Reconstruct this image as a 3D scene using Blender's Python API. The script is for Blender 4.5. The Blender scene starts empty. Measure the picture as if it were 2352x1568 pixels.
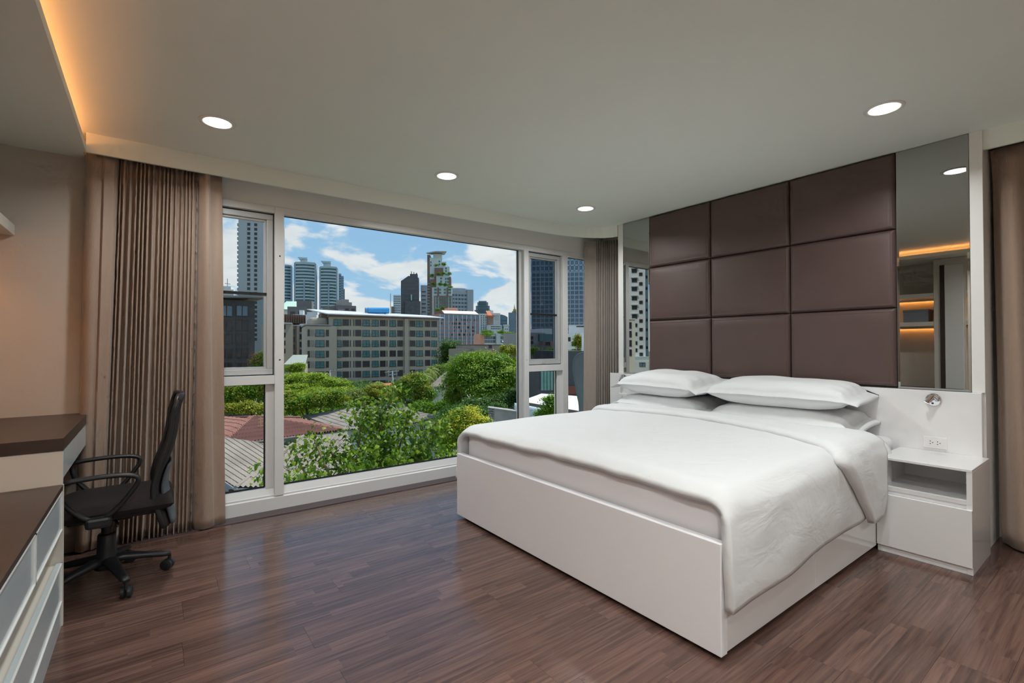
import bpy, math, random
import numpy as np
from mathutils import Vector, noise as mnoise

random.seed(7)
RNG = np.random.default_rng(11)
sc = bpy.context.scene
C = sc.collection
R = math.radians

# ------------------------------------------------------------------ camera
FPX = 1107.4                     # focal length in pixels of the 2352 wide frame
YAW, PITCH, ROLL = R(53.235), R(0.54), R(-0.201)
EYE = np.array([0.0, 0.0, 1.25])
FW = np.array([math.cos(PITCH)*math.cos(YAW), math.cos(PITCH)*math.sin(YAW), math.sin(PITCH)])
_rt = np.array([math.sin(YAW), -math.cos(YAW), 0.0])
_up = np.cross(_rt, FW)
RT = math.cos(ROLL)*_rt + math.sin(ROLL)*_up
UP = -math.sin(ROLL)*_rt + math.cos(ROLL)*_up
cam = bpy.data.cameras.new('camera')
cam.sensor_width = 36.0
cam.lens = FPX/2352*36.0
cam.clip_start, cam.clip_end = 0.05, 6000
cam_o = bpy.data.objects.new('camera', cam)
C.objects.link(cam_o)
from mathutils import Matrix
cam_o.matrix_world = Matrix(((RT[0], UP[0], -FW[0], EYE[0]), (RT[1], UP[1], -FW[1], EYE[1]),
                             (RT[2], UP[2], -FW[2], EYE[2]), (0, 0, 0, 1)))
sc.camera = cam_o

# ------------------------------------------------------------------ colour management
vs = sc.view_settings
vs.view_transform = 'Standard'
vs.look = 'None'
vs.exposure = 0.0
vs.gamma = 1.0
vs.use_curve_mapping = False

# light paths: enough for a white room, no caustics
cy = sc.cycles
cy.max_bounces = 8; cy.diffuse_bounces = 4; cy.glossy_bounces = 4; cy.transmission_bounces = 4; cy.transparent_max_bounces = 10
cy.caustics_reflective = False; cy.caustics_refractive = False
cy.sample_clamp_indirect = 6.0
cy.use_adaptive_sampling = True; cy.adaptive_threshold = 0.07; cy.adaptive_min_samples = 14

# ------------------------------------------------------------------ node helper
def N(nt, kind, loc=None, **kw):
    n = nt.nodes.new(kind)
    for k, v in kw.items():
        if k.startswith('i_'):
            key = k[2:]
            key = int(key) if key.isdigit() else key.replace('_', ' ')
            n.inputs[key].default_value = v
        else:
            setattr(n, k, v)
    return n

def L(nt, a, b):
    nt.links.new(a, b)

# ------------------------------------------------------------------ world: blue sky with cumulus
SKY_STRENGTH = 1.0
w = bpy.data.worlds.new('sky'); sc.world = w; w.use_nodes = True
nt = w.node_tree; nt.nodes.clear()
out = N(nt, 'ShaderNodeOutputWorld'); bg = N(nt, 'ShaderNodeBackground', i_Strength=SKY_STRENGTH)
L(nt, bg.outputs[0], out.inputs[0])
tc = N(nt, 'ShaderNodeTexCoord'); sep = N(nt, 'ShaderNodeSeparateXYZ')
L(nt, tc.outputs['Generated'], sep.inputs[0])
den = N(nt, 'ShaderNodeMath', operation='MAXIMUM', i_1=0.0); L(nt, sep.outputs[2], den.inputs[0])
den2 = N(nt, 'ShaderNodeMath', operation='ADD', i_1=0.30); L(nt, den.outputs[0], den2.inputs[0])
dx = N(nt, 'ShaderNodeMath', operation='DIVIDE'); L(nt, sep.outputs[0], dx.inputs[0]); L(nt, den2.outputs[0], dx.inputs[1])
dy = N(nt, 'ShaderNodeMath', operation='DIVIDE'); L(nt, sep.outputs[1], dy.inputs[0]); L(nt, den2.outputs[0], dy.inputs[1])
cmb = N(nt, 'ShaderNodeCombineXYZ'); L(nt, dx.outputs[0], cmb.inputs[0]); L(nt, dy.outputs[0], cmb.inputs[1]); L(nt, den.outputs[0], cmb.inputs[2])
mp = N(nt, 'ShaderNodeMapping'); mp.inputs['Location'].default_value = (4.8, -0.42, 0.0); L(nt, cmb.outputs[0], mp.inputs[0])
nz = N(nt, 'ShaderNodeTexNoise', i_Scale=3.0, i_Detail=9.0, i_Roughness=0.52, i_Distortion=0.25); L(nt, mp.outputs[0], nz.inputs['Vector'])
bank = N(nt, 'ShaderNodeMapRange', interpolation_type='SMOOTHSTEP'); L(nt, sep.outputs[2], bank.inputs['Value'])      # cumulus bank low over the horizon, all round
bank.inputs['From Min'].default_value = 0.05; bank.inputs['From Max'].default_value = 0.24; bank.inputs['To Min'].default_value = 0.145; bank.inputs['To Max'].default_value = 0.0
cov = N(nt, 'ShaderNodeMath', operation='ADD'); L(nt, nz.outputs['Fac'], cov.inputs[0]); L(nt, bank.outputs[0], cov.inputs[1])
cr = N(nt, 'ShaderNodeMapRange', interpolation_type='SMOOTHSTEP'); L(nt, cov.outputs[0], cr.inputs['Value'])
cr.inputs['From Min'].default_value = 0.50; cr.inputs['From Max'].default_value = 0.585
nz2 = N(nt, 'ShaderNodeTexNoise', i_Scale=5.5, i_Detail=6.0); L(nt, mp.outputs[0], nz2.inputs['Vector'])
cc = N(nt, 'ShaderNodeMix', data_type='RGBA'); L(nt, nz2.outputs['Fac'], cc.inputs['Factor'])
cc.inputs['A'].default_value = (0.58, 0.64, 0.68, 1); cc.inputs['B'].default_value = (0.92, 0.95, 0.96, 1)
gr = N(nt, 'ShaderNodeMapRange'); L(nt, sep.outputs[2], gr.inputs['Value']); gr.inputs['From Max'].default_value = 0.7
blue = N(nt, 'ShaderNodeMix', data_type='RGBA'); L(nt, gr.outputs[0], blue.inputs['Factor'])
blue.inputs['A'].default_value = (0.38, 0.62, 0.82, 1); blue.inputs['B'].default_value = (0.12, 0.34, 0.70, 1)
mx = N(nt, 'ShaderNodeMix', data_type='RGBA'); L(nt, cr.outputs[0], mx.inputs['Factor'])
L(nt, blue.outputs['Result'], mx.inputs['A']); L(nt, cc.outputs['Result'], mx.inputs['B'])
L(nt, mx.outputs['Result'], bg.inputs['Color'])

# ------------------------------------------------------------------ sun (high, from the right, does not reach into the room)
sun = bpy.data.lights.new('sun', 'SUN'); sun.energy = 5.0; sun.angle = R(0.6); sun.color = (1.0, 0.95, 0.86)
sun_o = bpy.data.objects.new('sun', sun); C.objects.link(sun_o)
SUN_DIR = Vector((0.42, 0.06, 0.80)).normalized()
sun_o.rotation_euler = SUN_DIR.to_track_quat('Z', 'Y').to_euler()

# ------------------------------------------------------------------ lamp powers
DOWNLIGHT_W = 12.0
LED_COVE = 21.0
LED_SHELF = 36.0

# ------------------------------------------------------------------ pixel helpers (layout of the far city)
def ray(x, y):
    return FW + RT*(x-1176)/FPX - UP*(y-784)/FPX
def at(x, y, d):
    return EYE + ray(x, y)*d
MIRX = 4.045
def at_mirror(x, y, d):
    p = at(x, y, d); p = p.copy(); p[0] = 2*MIRX - p[0]
    return p
GZ = -10.5                       # street level

# ------------------------------------------------------------------ objects
BASE = {}
def _setprops(o, label=None, cat=None, group=None, kind=None):
    if label: o['label'] = label
    if cat: o['category'] = cat
    if group: o['group'] = group
    if kind: o['kind'] = kind
def thing(name, label, cat, loc=(0, 0, 0), rz=0.0, group=None, kind=None):
    o = bpy.data.objects.new(name, None); C.objects.link(o)
    o.empty_display_size = 0.1
    o.location = loc; o.rotation_euler = (0, 0, rz)
    _setprops(o, label, cat, group, kind)
    BASE[o.name] = np.array(loc, float)
    return o

class MB:
    """collects shapes and becomes ONE mesh object"""
    def __init__(s): s.v, s.f, s.m = [], [], []
    def add(s, verts, faces, m=0):
        b = len(s.v); s.v += [tuple(map(float, p)) for p in verts]
        s.f += [tuple(b+i for i in q) for q in faces]; s.m += [m]*len(faces); return s
    def box(s, x0, x1, y0, y1, z0, z1, m=0):
        v = [(x0, y0, z0), (x1, y0, z0), (x1, y1, z0), (x0, y1, z0), (x0, y0, z1), (x1, y0, z1), (x1, y1, z1), (x0, y1, z1)]
        return s.add(v, [(3, 2, 1, 0), (4, 5, 6, 7), (0, 1, 5, 4), (1, 2, 6, 5), (2, 3, 7, 6), (3, 0, 4, 7)], m)
    def prism(s, poly, z0, z1, m=0):
        n = len(poly)
        v = [(x, y, z0) for x, y in poly] + [(x, y, z1) for x, y in poly]
        return s.add(v, [tuple(range(n-1, -1, -1)), tuple(range(n, 2*n))] + [(i, (i+1) % n, n+(i+1) % n, n+i) for i in range(n)], m)
    def slab(s, pts, off, m=0):
        """polygon in space given a thickness vector"""
        n = len(pts); off = np.array(off, float)
        v = [np.array(p, float) for p in pts] + [np.array(p, float)+off for p in pts]
        return s.add(v, [tuple(range(n)), tuple(range(2*n-1, n-1, -1))] + [(i, n+i, n+(i+1) % n, (i+1) % n) for i in range(n)], m)
    def tube(s, pts, r, n=8, m=0, closed=False, flat=None):
        pts = [Vector(p) for p in pts]; k = len(pts)
        rs = r if hasattr(r, '__len__') else [r]*k
        b = len(s.v); ref = None
        for i, p in enumerate(pts):
            if closed: t = pts[(i+1) % k]-pts[i-1]
            else: t = pts[min(i+1, k-1)]-pts[max(i-1, 0)]
            t.normalize()
            if ref is None:
                ref = Vector((0, 0, 1)) if abs(t.z) < 0.9 else Vector((1, 0, 0))
                if flat is not None: ref = Vector(flat[0])
            a = (ref - t*ref.dot(t)).normalized(); bb = t.cross(a); 
            if flat is None: ref = a
            fa, fb = (1, 1) if flat is None else (flat[1], flat[2])
            for j in range(n):
                th = 2*math.pi*j/n
                q = p + a*(math.cos(th)*rs[i]*fa) + bb*(math.sin(th)*rs[i]*fb)
                s.v.append(tuple(q))
        rng = k if closed else k-1
        for i in range(rng):
            for j in range(n):
                i2 = (i+1) % k
                s.f.append((b+i*n+j, b+i*n+(j+1) % n, b+i2*n+(j+1) % n, b+i2*n+j)); s.m.append(m)
        if not closed:
            s.f.append(tuple(b+j for j in range(n-1, -1, -1))); s.m.append(m)
            s.f.append(tuple(b+(k-1)*n+j for j in range(n))); s.m.append(m)
        return s
    def lathe(s, prof, n=24, c=(0, 0, 0), axis='z', m=0):
        b = len(s.v)
        for r_, h in prof:
            for j in range(n):
                a = 2*math.pi*j/n; x, y = r_*math.cos(a), r_*math.sin(a)
                p = {'z': (x, y, h), 'x': (h, x, y), 'y': (y, h, x)}[axis]
                s.v.append((p[0]+c[0], p[1]+c[1], p[2]+c[2]))
        for i in range(len(prof)-1):
            for j in range(n):
                s.f.append((b+i*n+j, b+i*n+(j+1) % n, b+(i+1)*n+(j+1) % n, b+(i+1)*n+j)); s.m.append(m)
        s.f.append(tuple(b+j for j in range(n-1, -1, -1))); s.m.append(m)
        s.f.append(tuple(b+(len(prof)-1)*n+j for j in range(n))); s.m.append(m)
        return s
    def grid(s, fn, nu, nv, m=0):
        b = len(s.v)
        for i in range(nu+1):
            for j in range(nv+1):
                s.v.append(tuple(map(float, fn(i/nu, j/nv))))
        for i in range(nu):
            for j in range(nv):
                a = b+i*(nv+1)+j
                s.f.append((a, a+nv+1, a+nv+2, a+1)); s.m.append(m)
        return s
    def build(s, name, mats, parent=None, smooth=False, bevel=0.0, seg=2, label=None, cat=None, group=None, kind=None,
              local=False, subsurf=0, solid=0.0):
        v = s.v
        if parent is not None and not local:
            o_ = BASE[parent.name]; v = [(p[0]-o_[0], p[1]-o_[1], p[2]-o_[2]) for p in v]
        me = bpy.data.meshes.new(name); me.from_pydata(v, [], s.f)
        if not isinstance(mats, (list, tuple)): mats = [mats]
        for mm in mats: me.materials.append(mm)
        if any(s.m): me.polygons.foreach_set('material_index', s.m)
        if smooth: me.polygons.foreach_set('use_smooth', [True]*len(s.f))
        me.update()
        o = bpy.data.objects.new(name, me); C.objects.link(o)
        if parent is not None: o.parent = parent
        if parent is not None and not local: BASE[o.name] = BASE[parent.name]
        elif not local: BASE[o.name] = np.zeros(3)
        if solid: 
            md = o.modifiers.new('thickness', 'SOLIDIFY'); md.thickness = solid; md.offset = -1
        if bevel:
            md = o.modifiers.new('edge', 'BEVEL'); md.width = bevel; md.segments = seg; md.limit_method = 'ANGLE'; md.angle_limit = R(40)
        if subsurf:
            md = o.modifiers.new('smooth', 'SUBSURF'); md.levels = md.render_levels = subsurf
        _setprops(o, label, cat, group, kind)
        return o

def B(*a, m=0): return MB().box(*a, m=m)
def part(name, mb, mats, parent, **kw): return mb.build(name, mats, parent, **kw)
def inst(name, me, parent, loc, rz=0.0, rot=None, scale=None, **kw):
    o = bpy.data.objects.new(name, me); C.objects.link(o); o.parent = parent
    o.location = loc; o.rotation_euler = rot if rot is not None else (0, 0, rz)
    if scale: o.scale = scale
    _setprops(o, **kw)
    return o
def mesh_of(mb, name, mats, smooth=False):
    me = bpy.data.meshes.new(name); me.from_pydata(mb.v, [], mb.f)
    if not isinstance(mats, (list, tuple)): mats = [mats]
    for mm in mats: me.materials.append(mm)
    if any(mb.m): me.polygons.foreach_set('material_index', mb.m)
    if smooth: me.polygons.foreach_set('use_smooth', [True]*len(mb.f))
    me.update(); return me

# ------------------------------------------------------------------ materials
MAT = {}
def pbr(name, col, rough=0.5, metal=0.0, var=0.0, vscale=4.0, bump=0.0, bscale=60.0, spec=0.5, coat=0.0, coatr=0.1, sheen=0.0, stretch=None, detail=4.0):
    m = bpy.data.materials.new(name); m.use_nodes = True; t = m.node_tree
    p = t.nodes['Principled BSDF']
    p.inputs['Base Color'].default_value = (*col, 1); p.inputs['Roughness'].default_value = rough
    p.inputs['Metallic'].default_value = metal; p.inputs['Specular IOR Level'].default_value = spec
    p.inputs['Coat Weight'].default_value = coat; p.inputs['Coat Roughness'].default_value = coatr
    p.inputs['Sheen Weight'].default_value = sheen
    if var or bump:
        tcn = N(t, 'ShaderNodeTexCoord'); mpn = N(t, 'ShaderNodeMapping'); L(t, tcn.outputs['Object'], mpn.inputs[0])
        if stretch: mpn.inputs['Scale'].default_value = stretch
    if var:
        nn = N(t, 'ShaderNodeTexNoise', i_Scale=vscale, i_Detail=detail); L(t, mpn.outputs[0], nn.inputs['Vector'])
        mr = N(t, 'ShaderNodeMapRange'); L(t, nn.outputs['Fac'], mr.inputs['Value'])
        mr.inputs['From Min'].default_value = 0.25; mr.inputs['From Max'].default_value = 0.75
        mr.inputs['To Min'].default_value = 1-var; mr.inputs['To Max'].default_value = 1+var
        hs = N(t, 'ShaderNodeHueSaturation', i_Color=(*col, 1)); L(t, mr.outputs[0], hs.inputs['Value'])
        L(t, hs.outputs[0], p.inputs['Base Color'])
    if bump:
        nb = N(t, 'ShaderNodeTexNoise', i_Scale=bscale, i_Detail=3.0); L(t, mpn.outputs[0], nb.inputs['Vector'])
        bp = N(t, 'ShaderNodeBump', i_Strength=bump, i_Distance=0.01); L(t, nb.outputs['Fac'], bp.inputs['Height'])
        L(t, bp.outputs[0], p.inputs['Normal'])
    MAT[name] = m; return m
def emit(name, col, strength):
    m = bpy.data.materials.new(name); m.use_nodes = True; t = m.node_tree; t.nodes.clear()
    o = N(t, 'ShaderNodeOutputMaterial'); e = N(t, 'ShaderNodeEmission', i_Color=(*col, 1), i_Strength=strength)
    L(t, e.outputs[0], o.inputs[0]); MAT[name] = m; return m
def glassmat(name, tint, refl=0.02):
    m = bpy.data.materials.new(name); m.use_nodes = True; t = m.node_tree; t.nodes.clear()
    o = N(t, 'ShaderNodeOutputMaterial'); a = N(t, 'ShaderNodeBsdfTransparent', i_Color=(*tint, 1))
    g = N(t, 'ShaderNodeBsdfGlossy', i_Color=(1, 1, 1, 1), i_Roughness=0.0)
    mxs = N(t, 'ShaderNodeMixShader', i_Fac=refl)
    L(t, a.outputs[0], mxs.inputs[1]); L(t, g.outputs[0], mxs.inputs[2])
    L(t, mxs.outputs[0], o.inputs[0]); MAT[name] = m; return m
def leafmat(name, c1, c2, transl=0.35):
    m = bpy.data.materials.new(name); m.use_nodes = True; t = m.node_tree; t.nodes.clear()
    o = N(t, 'ShaderNodeOutputMaterial'); ge = N(t, 'ShaderNodeNewGeometry')
    mc = N(t, 'ShaderNodeMix', data_type='RGBA'); L(t, ge.outputs['Random Per Island'], mc.inputs['Factor'])
    mc.inputs['A'].default_value = (*c1, 1); mc.inputs['B'].default_value = (*c2, 1)
    d = N(t, 'ShaderNodeBsdfPrincipled', i_Roughness=0.55); d.inputs['Specular IOR Level'].default_value = 0.3
    tr = N(t, 'ShaderNodeBsdfTranslucent'); ms = N(t, 'ShaderNodeMixShader', i_Fac=transl)
    L(t, mc.outputs['Result'], d.inputs['Base Color']); L(t, mc.outputs['Result'], tr.inputs['Color'])
    L(t, d.outputs[0], ms.inputs[1]); L(t, tr.outputs[0], ms.inputs[2]); L(t, ms.outputs[0], o.inputs[0])
    MAT[name] = m; return m

pbr('wall_paint', (0.55, 0.49, 0.425), 0.6, var=0.02, vscale=2, bump=0.05, bscale=120)
pbr('ceiling_paint', (0.85, 0.90, 0.835), 0.7, var=0.015, vscale=1.5)
pbr('trim_white', (0.78, 0.78, 0.76), 0.35, var=0.015)
pbr('white_gloss', (0.81, 0.81, 0.81), 0.12, coat=0.5, coatr=0.04, var=0.01, vscale=2)
pbr('white_satin', (0.88, 0.88, 0.90), 0.28, var=0.012, vscale=2)
pbr('cream_panel', (0.70, 0.66, 0.59), 0.35, var=0.015)
pbr('glassy_drawer', (0.56, 0.63, 0.65), 0.25, coat=0.25, coatr=0.06, var=0.02)  # bluish window reflection is put into this base colour
pbr('dark_laminate', (0.055, 0.034, 0.026), 0.38, var=0.25, vscale=6, stretch=(1, 14, 4), bump=0.05, bscale=30)
pbr('leather', (0.098, 0.060, 0.054), 0.42, bump=0.22, bscale=420, var=0.05, vscale=6)
pbr('leather_gap', (0.012, 0.008, 0.008), 0.7, var=0.05)
pbr('linen', (0.715, 0.73, 0.735), 0.8, bump=0.06, bscale=700, sheen=0.15, var=0.008, vscale=3)
def creases(m, sc, st):
    t = m.node_tree; p = t.nodes['Principled BSDF']; old = p.inputs['Normal'].links[0].from_node
    tcn = N(t, 'ShaderNodeTexCoord'); mpn = N(t, 'ShaderNodeMapping'); mpn.inputs['Scale'].default_value = (1.0, 2.2, 1.6); mpn.inputs['Rotation'].default_value = (0, 0, 0.5); L(t, tcn.outputs['Object'], mpn.inputs[0])
    nn = N(t, 'ShaderNodeTexNoise', i_Scale=sc, i_Detail=3.0, i_Distortion=1.4); L(t, mpn.outputs[0], nn.inputs['Vector'])
    bp = N(t, 'ShaderNodeBump', i_Strength=st, i_Distance=0.03); L(t, nn.outputs['Fac'], bp.inputs['Height']); L(t, old.outputs[0], bp.inputs['Normal']); L(t, bp.outputs[0], p.inputs['Normal'])
creases(MAT['linen'], 3.2, 0.22)
pbr('sheet', (0.72, 0.71, 0.73), 0.8, bump=0.06, bscale=600, var=0.01, vscale=3)
pbr('chrome', (0.75, 0.76, 0.78), 0.08, metal=1.0, var=0.02)
pbr('alu', (0.62, 0.64, 0.65), 0.38, metal=0.35, var=0.02)
pbr('win_white', (0.76, 0.77, 0.77), 0.32, var=0.01)
pbr('gasket', (0.012, 0.012, 0.013), 0.6, var=0.1)
pbr('bar_dark', (0.02, 0.019, 0.018), 0.4, var=0.1)
pbr('plastic_white', (0.80, 0.79, 0.79), 0.3, var=0.01)
pbr('hole_dark', (0.02, 0.015, 0.018), 0.7, var=0.1)
pbr('chair_plastic', (0.014, 0.014, 0.016), 0.42, var=0.1, bump=0.05, bscale=300)
pbr('chair_shell', (0.075, 0.090, 0.108), 0.5, var=0.06, bump=0.1, bscale=500)
pbr('chair_fabric', (0.014, 0.009, 0.009), 0.95, bump=0.35, bscale=260, var=0.25, vscale=90)
pbr('plinth_dark', (0.02, 0.016, 0.014), 0.6, var=0.1)
pbr('mirror_tint', (0.44, 0.445, 0.43), 0.0, metal=1.0)
pbr('storage_grey', (0.22, 0.23, 0.27), 0.7, var=0.05)
pbr('curtain_cloth', (0.34, 0.245, 0.185), 0.62, bump=0.25, bscale=240, sheen=0.35, var=0.06, vscale=40, stretch=(1, 1, .15))
pbr('curtain_light', (0.36, 0.315, 0.275), 0.62, bump=0.25, bscale=240, sheen=0.35, var=0.06, vscale=40, stretch=(1, 1, .15))
pbr('subfloor', (0.05, 0.03, 0.026), 0.7, var=0.1)
pbr('threshold_wood', (0.075, 0.05, 0.052), 0.4, var=0.2, vscale=8, stretch=(1, 12, 4))
glassmat('pane_clear', (0.98, 0.99, 0.985), 0.004)
glassmat('pane_dim', (0.80, 0.83, 0.84), 0.02)
glassmat('pane_dark', (0.55, 0.58, 0.61), 0.02)  # tint stands in for the dark reflection of the tilted sash
emit('lamp_face', (1.0, 0.90, 0.74), 6.0)
emit('led_cove', (1.0, 0.37, 0.12), LED_COVE)
emit('led_shelf', (1.0, 0.40, 0.09), LED_SHELF)
emit('lamp_spot', (1.0, 0.98, 0.94), 3.0)

def plank_material():
    m = bpy.data.materials.new('floor_plank'); m.use_nodes = True; t = m.node_tree; p = t.nodes['Principled BSDF']
    tcn = N(t, 'ShaderNodeTexCoord'); oi = N(t, 'ShaderNodeObjectInfo'); s = N(t, 'ShaderNodeSeparateXYZ'); L(t, tcn.outputs['Object'], s.inputs[0])
    def M(op, a, b=None, c=None):
        n = N(t, 'ShaderNodeMath', operation=op)
        for k, x in enumerate((a, b)):
            if x is None: continue
            if hasattr(x, 'default_value') or hasattr(x, 'links'): L(t, x, n.inputs[k])
            else: n.inputs[k].default_value = x
        return n.outputs[0]
    strip = M('FLOOR', M('DIVIDE', s.outputs[1], 0.0652))
    wn = N(t, 'ShaderNodeTexWhiteNoise', noise_dimensions='2D'); cb = N(t, 'ShaderNodeCombineXYZ')
    L(t, strip, cb.inputs[0]); L(t, oi.outputs['Random'], cb.inputs[1]); L(t, cb.outputs[0], wn.inputs['Vector'])
    xo = M('ADD', s.outputs[0], M('MULTIPLY', wn.outputs['Value'], 0.9))
    seg = M('FLOOR', M('DIVIDE', xo, 0.64))
    wn2 = N(t, 'ShaderNodeTexWhiteNoise', noise_dimensions='3D'); cb2 = N(t, 'ShaderNodeCombineXYZ')
    L(t, seg, cb2.inputs[0]); L(t, strip, cb2.inputs[1]); L(t, oi.outputs['Random'], cb2.inputs[2]); L(t, cb2.outputs[0], wn2.inputs['Vector'])
    # grain
    off = N(t, 'ShaderNodeVectorMath', operation='ADD'); L(t, tcn.outputs['Object'], off.inputs[0])
    sc3 = N(t, 'ShaderNodeVectorMath', operation='SCALE'); L(t, wn2.outputs['Color'], sc3.inputs[0]); sc3.inputs['Scale'].default_value = 7.0
    L(t, sc3.outputs[0], off.inputs[1])
    mpn = N(t, 'ShaderNodeMapping'); mpn.inputs['Scale'].default_value = (1.6, 34, 1); L(t, off.outputs[0], mpn.inputs[0])
    g = N(t, 'ShaderNodeTexNoise', i_Scale=1.6, i_Detail=6.0, i_Roughness=0.6, i_Distortion=0.4); L(t, mpn.outputs[0], g.inputs['Vector'])
    ramp = N(t, 'ShaderNodeValToRGB'); e = ramp.color_ramp.elements
    e[0].position = 0.28; e[0].color = (0.062, 0.035, 0.030, 1); e[1].position = 0.76; e[1].color = (0.185, 0.104, 0.080, 1)
    L(t, g.outputs['Fac'], ramp.inputs[0])
    hs = N(t, 'ShaderNodeHueSaturation'); L(t, ramp.outputs[0], hs.inputs['Color'])
    vv = N(t, 'ShaderNodeMapRange'); L(t, wn2.outputs['Value'], vv.inputs['Value']); vv.inputs['To Min'].default_value = 0.80; vv.inputs['To Max'].default_value = 1.22
    L(t, vv.outputs[0], hs.inputs['Value'])
    L(t, hs.outputs[0], p.inputs['Base Color'])
    p.inputs['Roughness'].default_value = 0.19; p.inputs['Specular IOR Level'].default_value = 0.45
    bp = N(t, 'ShaderNodeBump', i_Strength=0.05, i_Distance=0.004); L(t, g.outputs['Fac'], bp.inputs['Height']); L(t, bp.outputs[0], p.inputs['Normal'])
    MAT['floor_plank'] = m
plank_material()
M_ = MAT

# ================================================================== THE ROOM
XL, XR, YB, YW = -1.0, 4.42, -2.2, 4.05
CEIL, SOFF = 2.557, 2.437
def struct(name, mb, mats, parent=None, **kw):
    return mb.build(name, mats, parent, kind='structure' if parent is None else None, **kw)

# floor: slab and planks
floor = struct('floor', B(XL, XR, YB, YW, -0.12, -0.012), M_['subfloor'], label='dark reddish brown laminate plank floor', cat='floor')
PW, PL = 0.1955, 1.285
full = mesh_of(B(0, PL-0.0008, 0, PW-0.0008, -0.012, 0), 'plank', M_['floor_plank'])
row, y = 0, YB
prng = random.Random(5)
while y < YW-0.135:
    y1 = min(y+PW, YW-0.13)
    x = XL - prng.random()*PL
    while x < XR:
        x0, x1 = max(x, XL), min(x+PL, XR)
        if x1-x0 > 0.03:
            if x1-x0 > PL-1e-4 and y1-y > PW-1e-4: me = full
            else: me = mesh_of(B(0, x1-x0-0.0008, 0, y1-y-0.0008, -0.012, 0), 'plank', M_['floor_plank'])
            inst('plank', me, floor, (x0, y, 0))
        x += PL
    y += PW; row += 1
struct('trim_1', B(-0.34, XR, YW-0.13, YW+0.02, -0.012, 0.006), M_['threshold_wood'], bevel=0.002, label='dark wooden edge strip along the foot of the window', cat='trim')

# walls
struct('wall_left', B(XL-0.15, XL, YB, 4.2, -0.1, 2.75), M_['wall_paint'], label='left wall behind the desk', cat='wall')
struct('wall_back', B(XL-0.15, XR+0.15, YB-0.15, YB, -0.1, 2.75), M_['wall_paint'], label='wall behind the viewer', cat='wall')
struct('wall_right', B(XR, XR+0.15, YB, 4.2, -0.1, 2.75), M_['wall_paint'], label='outer wall behind the right curtain', cat='wall')
struct('trim_9', B(-0.10, XR, YW+0.01, 4.2, 2.328, CEIL), M_['trim_white'], label='pale lintel band above the window frames', cat='lintel')
wf = MB().box(XL, -0.10, 4.02, 4.2, -0.1, 2.75).box(-0.10, XR, YW+0.03, 4.2, CEIL, 2.75).box(-0.10, XR, YW+0.02, 4.2, -0.1, 0.02)
struct('wall_window', wf, M_['wall_paint'], label='beige wall holding the windows', cat='wall')
hb = MB().box(4.061, XR, 0.626, 3.488, 0, CEIL)
struct('wall_headboard', hb, M_['trim_white'], label='white partition wall behind the bed head', cat='wall')
struct('trim_2', B(4.045, 4.06, 0.626, 0.686, 0.955, CEIL), M_['trim_white'], bevel=0.002, label='white upright trim right of the tall mirror', cat='trim')
struct('trim_3', B(4.045, 4.06, 3.422, 3.488, 0.955, CEIL), M_['trim_white'], bevel=0.002, label='white upright trim left of the narrow mirror', cat='trim')
struct('trim_4', B(4.2, XR, 3.40, 3.488, 0, CEIL), M_['trim_white'], label='white return of the partition beside the corner curtain', cat='trim')

# ceiling with cove
struct('ceiling', B(XL, XR, YB, 4.2, CEIL, CEIL+0.16), M_['ceiling_paint'], label='plain pale ceiling', cat='ceiling')
sf = MB().box(XL, -0.337, YB, 4.02, SOFF, SOFF+0.016).box(-0.337, -0.323, YB, 3.88, SOFF, SOFF+0.048).box(XL, -0.62, YB, 4.02, SOFF+0.016, CEIL)
struct('trim_5', sf, M_['ceiling_paint'], label='lowered ceiling edge above the desk with a hidden light gap', cat='soffit')
led = B(-0.47, -0.455, YB+0.1, 3.85, SOFF+0.018, SOFF+0.026).build('led_strip', M_['led_cove'], label='orange light strip hidden in the ceiling cove', cat='light')

# curtain pelmet, curved at its right end
path = [(-0.323, 3.88), (0.6, 3.878), (1.6, 3.87), (2.6, 3.85), (3.25, 3.83)]
for k in range(1, 11):
    a = k/10*math.pi/2
    path.append((3.25+0.80*math.sin(a), 3.50+0.33*math.cos(a)))
def wallstrip(path, th, z0, z1):
    mb = MB(); n = len(path); inn, outp = [], []
    for i, p in enumerate(path):
        a = Vector(path[max(i-1, 0)]); b = Vector(path[min(i+1, n-1)]); d = (b-a).normalized(); nrm = Vector((-d.y, d.x))
        inn.append(p); outp.append((p[0]+nrm.x*th, p[1]+nrm.y*th))
    v = []
    for i in range(n):
        v += [(*inn[i], z0), (*inn[i], z1), (*outp[i], z1), (*outp[i], z0)]
    f = []
    for i in range(n-1):
        a, b = 4*i, 4*(i+1)
        for j in range(4): f.append((a+j, a+(j+1) % 4, b+(j+1) % 4, b+j))
    f += [(3, 2, 1, 0), (4*n-4, 4*n-3, 4*n-2, 4*n-1)]
    return mb.add(v, f)
struct('trim_6', wallstrip(path, 0.018, SOFF, CEIL), M_['ceiling_paint'], label='white curtain pelmet curving at the bed corner', cat='pelmet')
struct('trim_7', B(4.062, 4.082, YB, 0.626, SOFF, CEIL), M_['ceiling_paint'], label='white curtain pelmet right of the bed wall', cat='pelmet')
# unseen eave, added to keep the sun out of the room
struct('trim_8', B(-6, 9, 4.2, 5.15, 2.72, 2.9), M_['wall_paint'], label='added unseen concrete eave keeping sun off the window', cat='eave')

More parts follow.
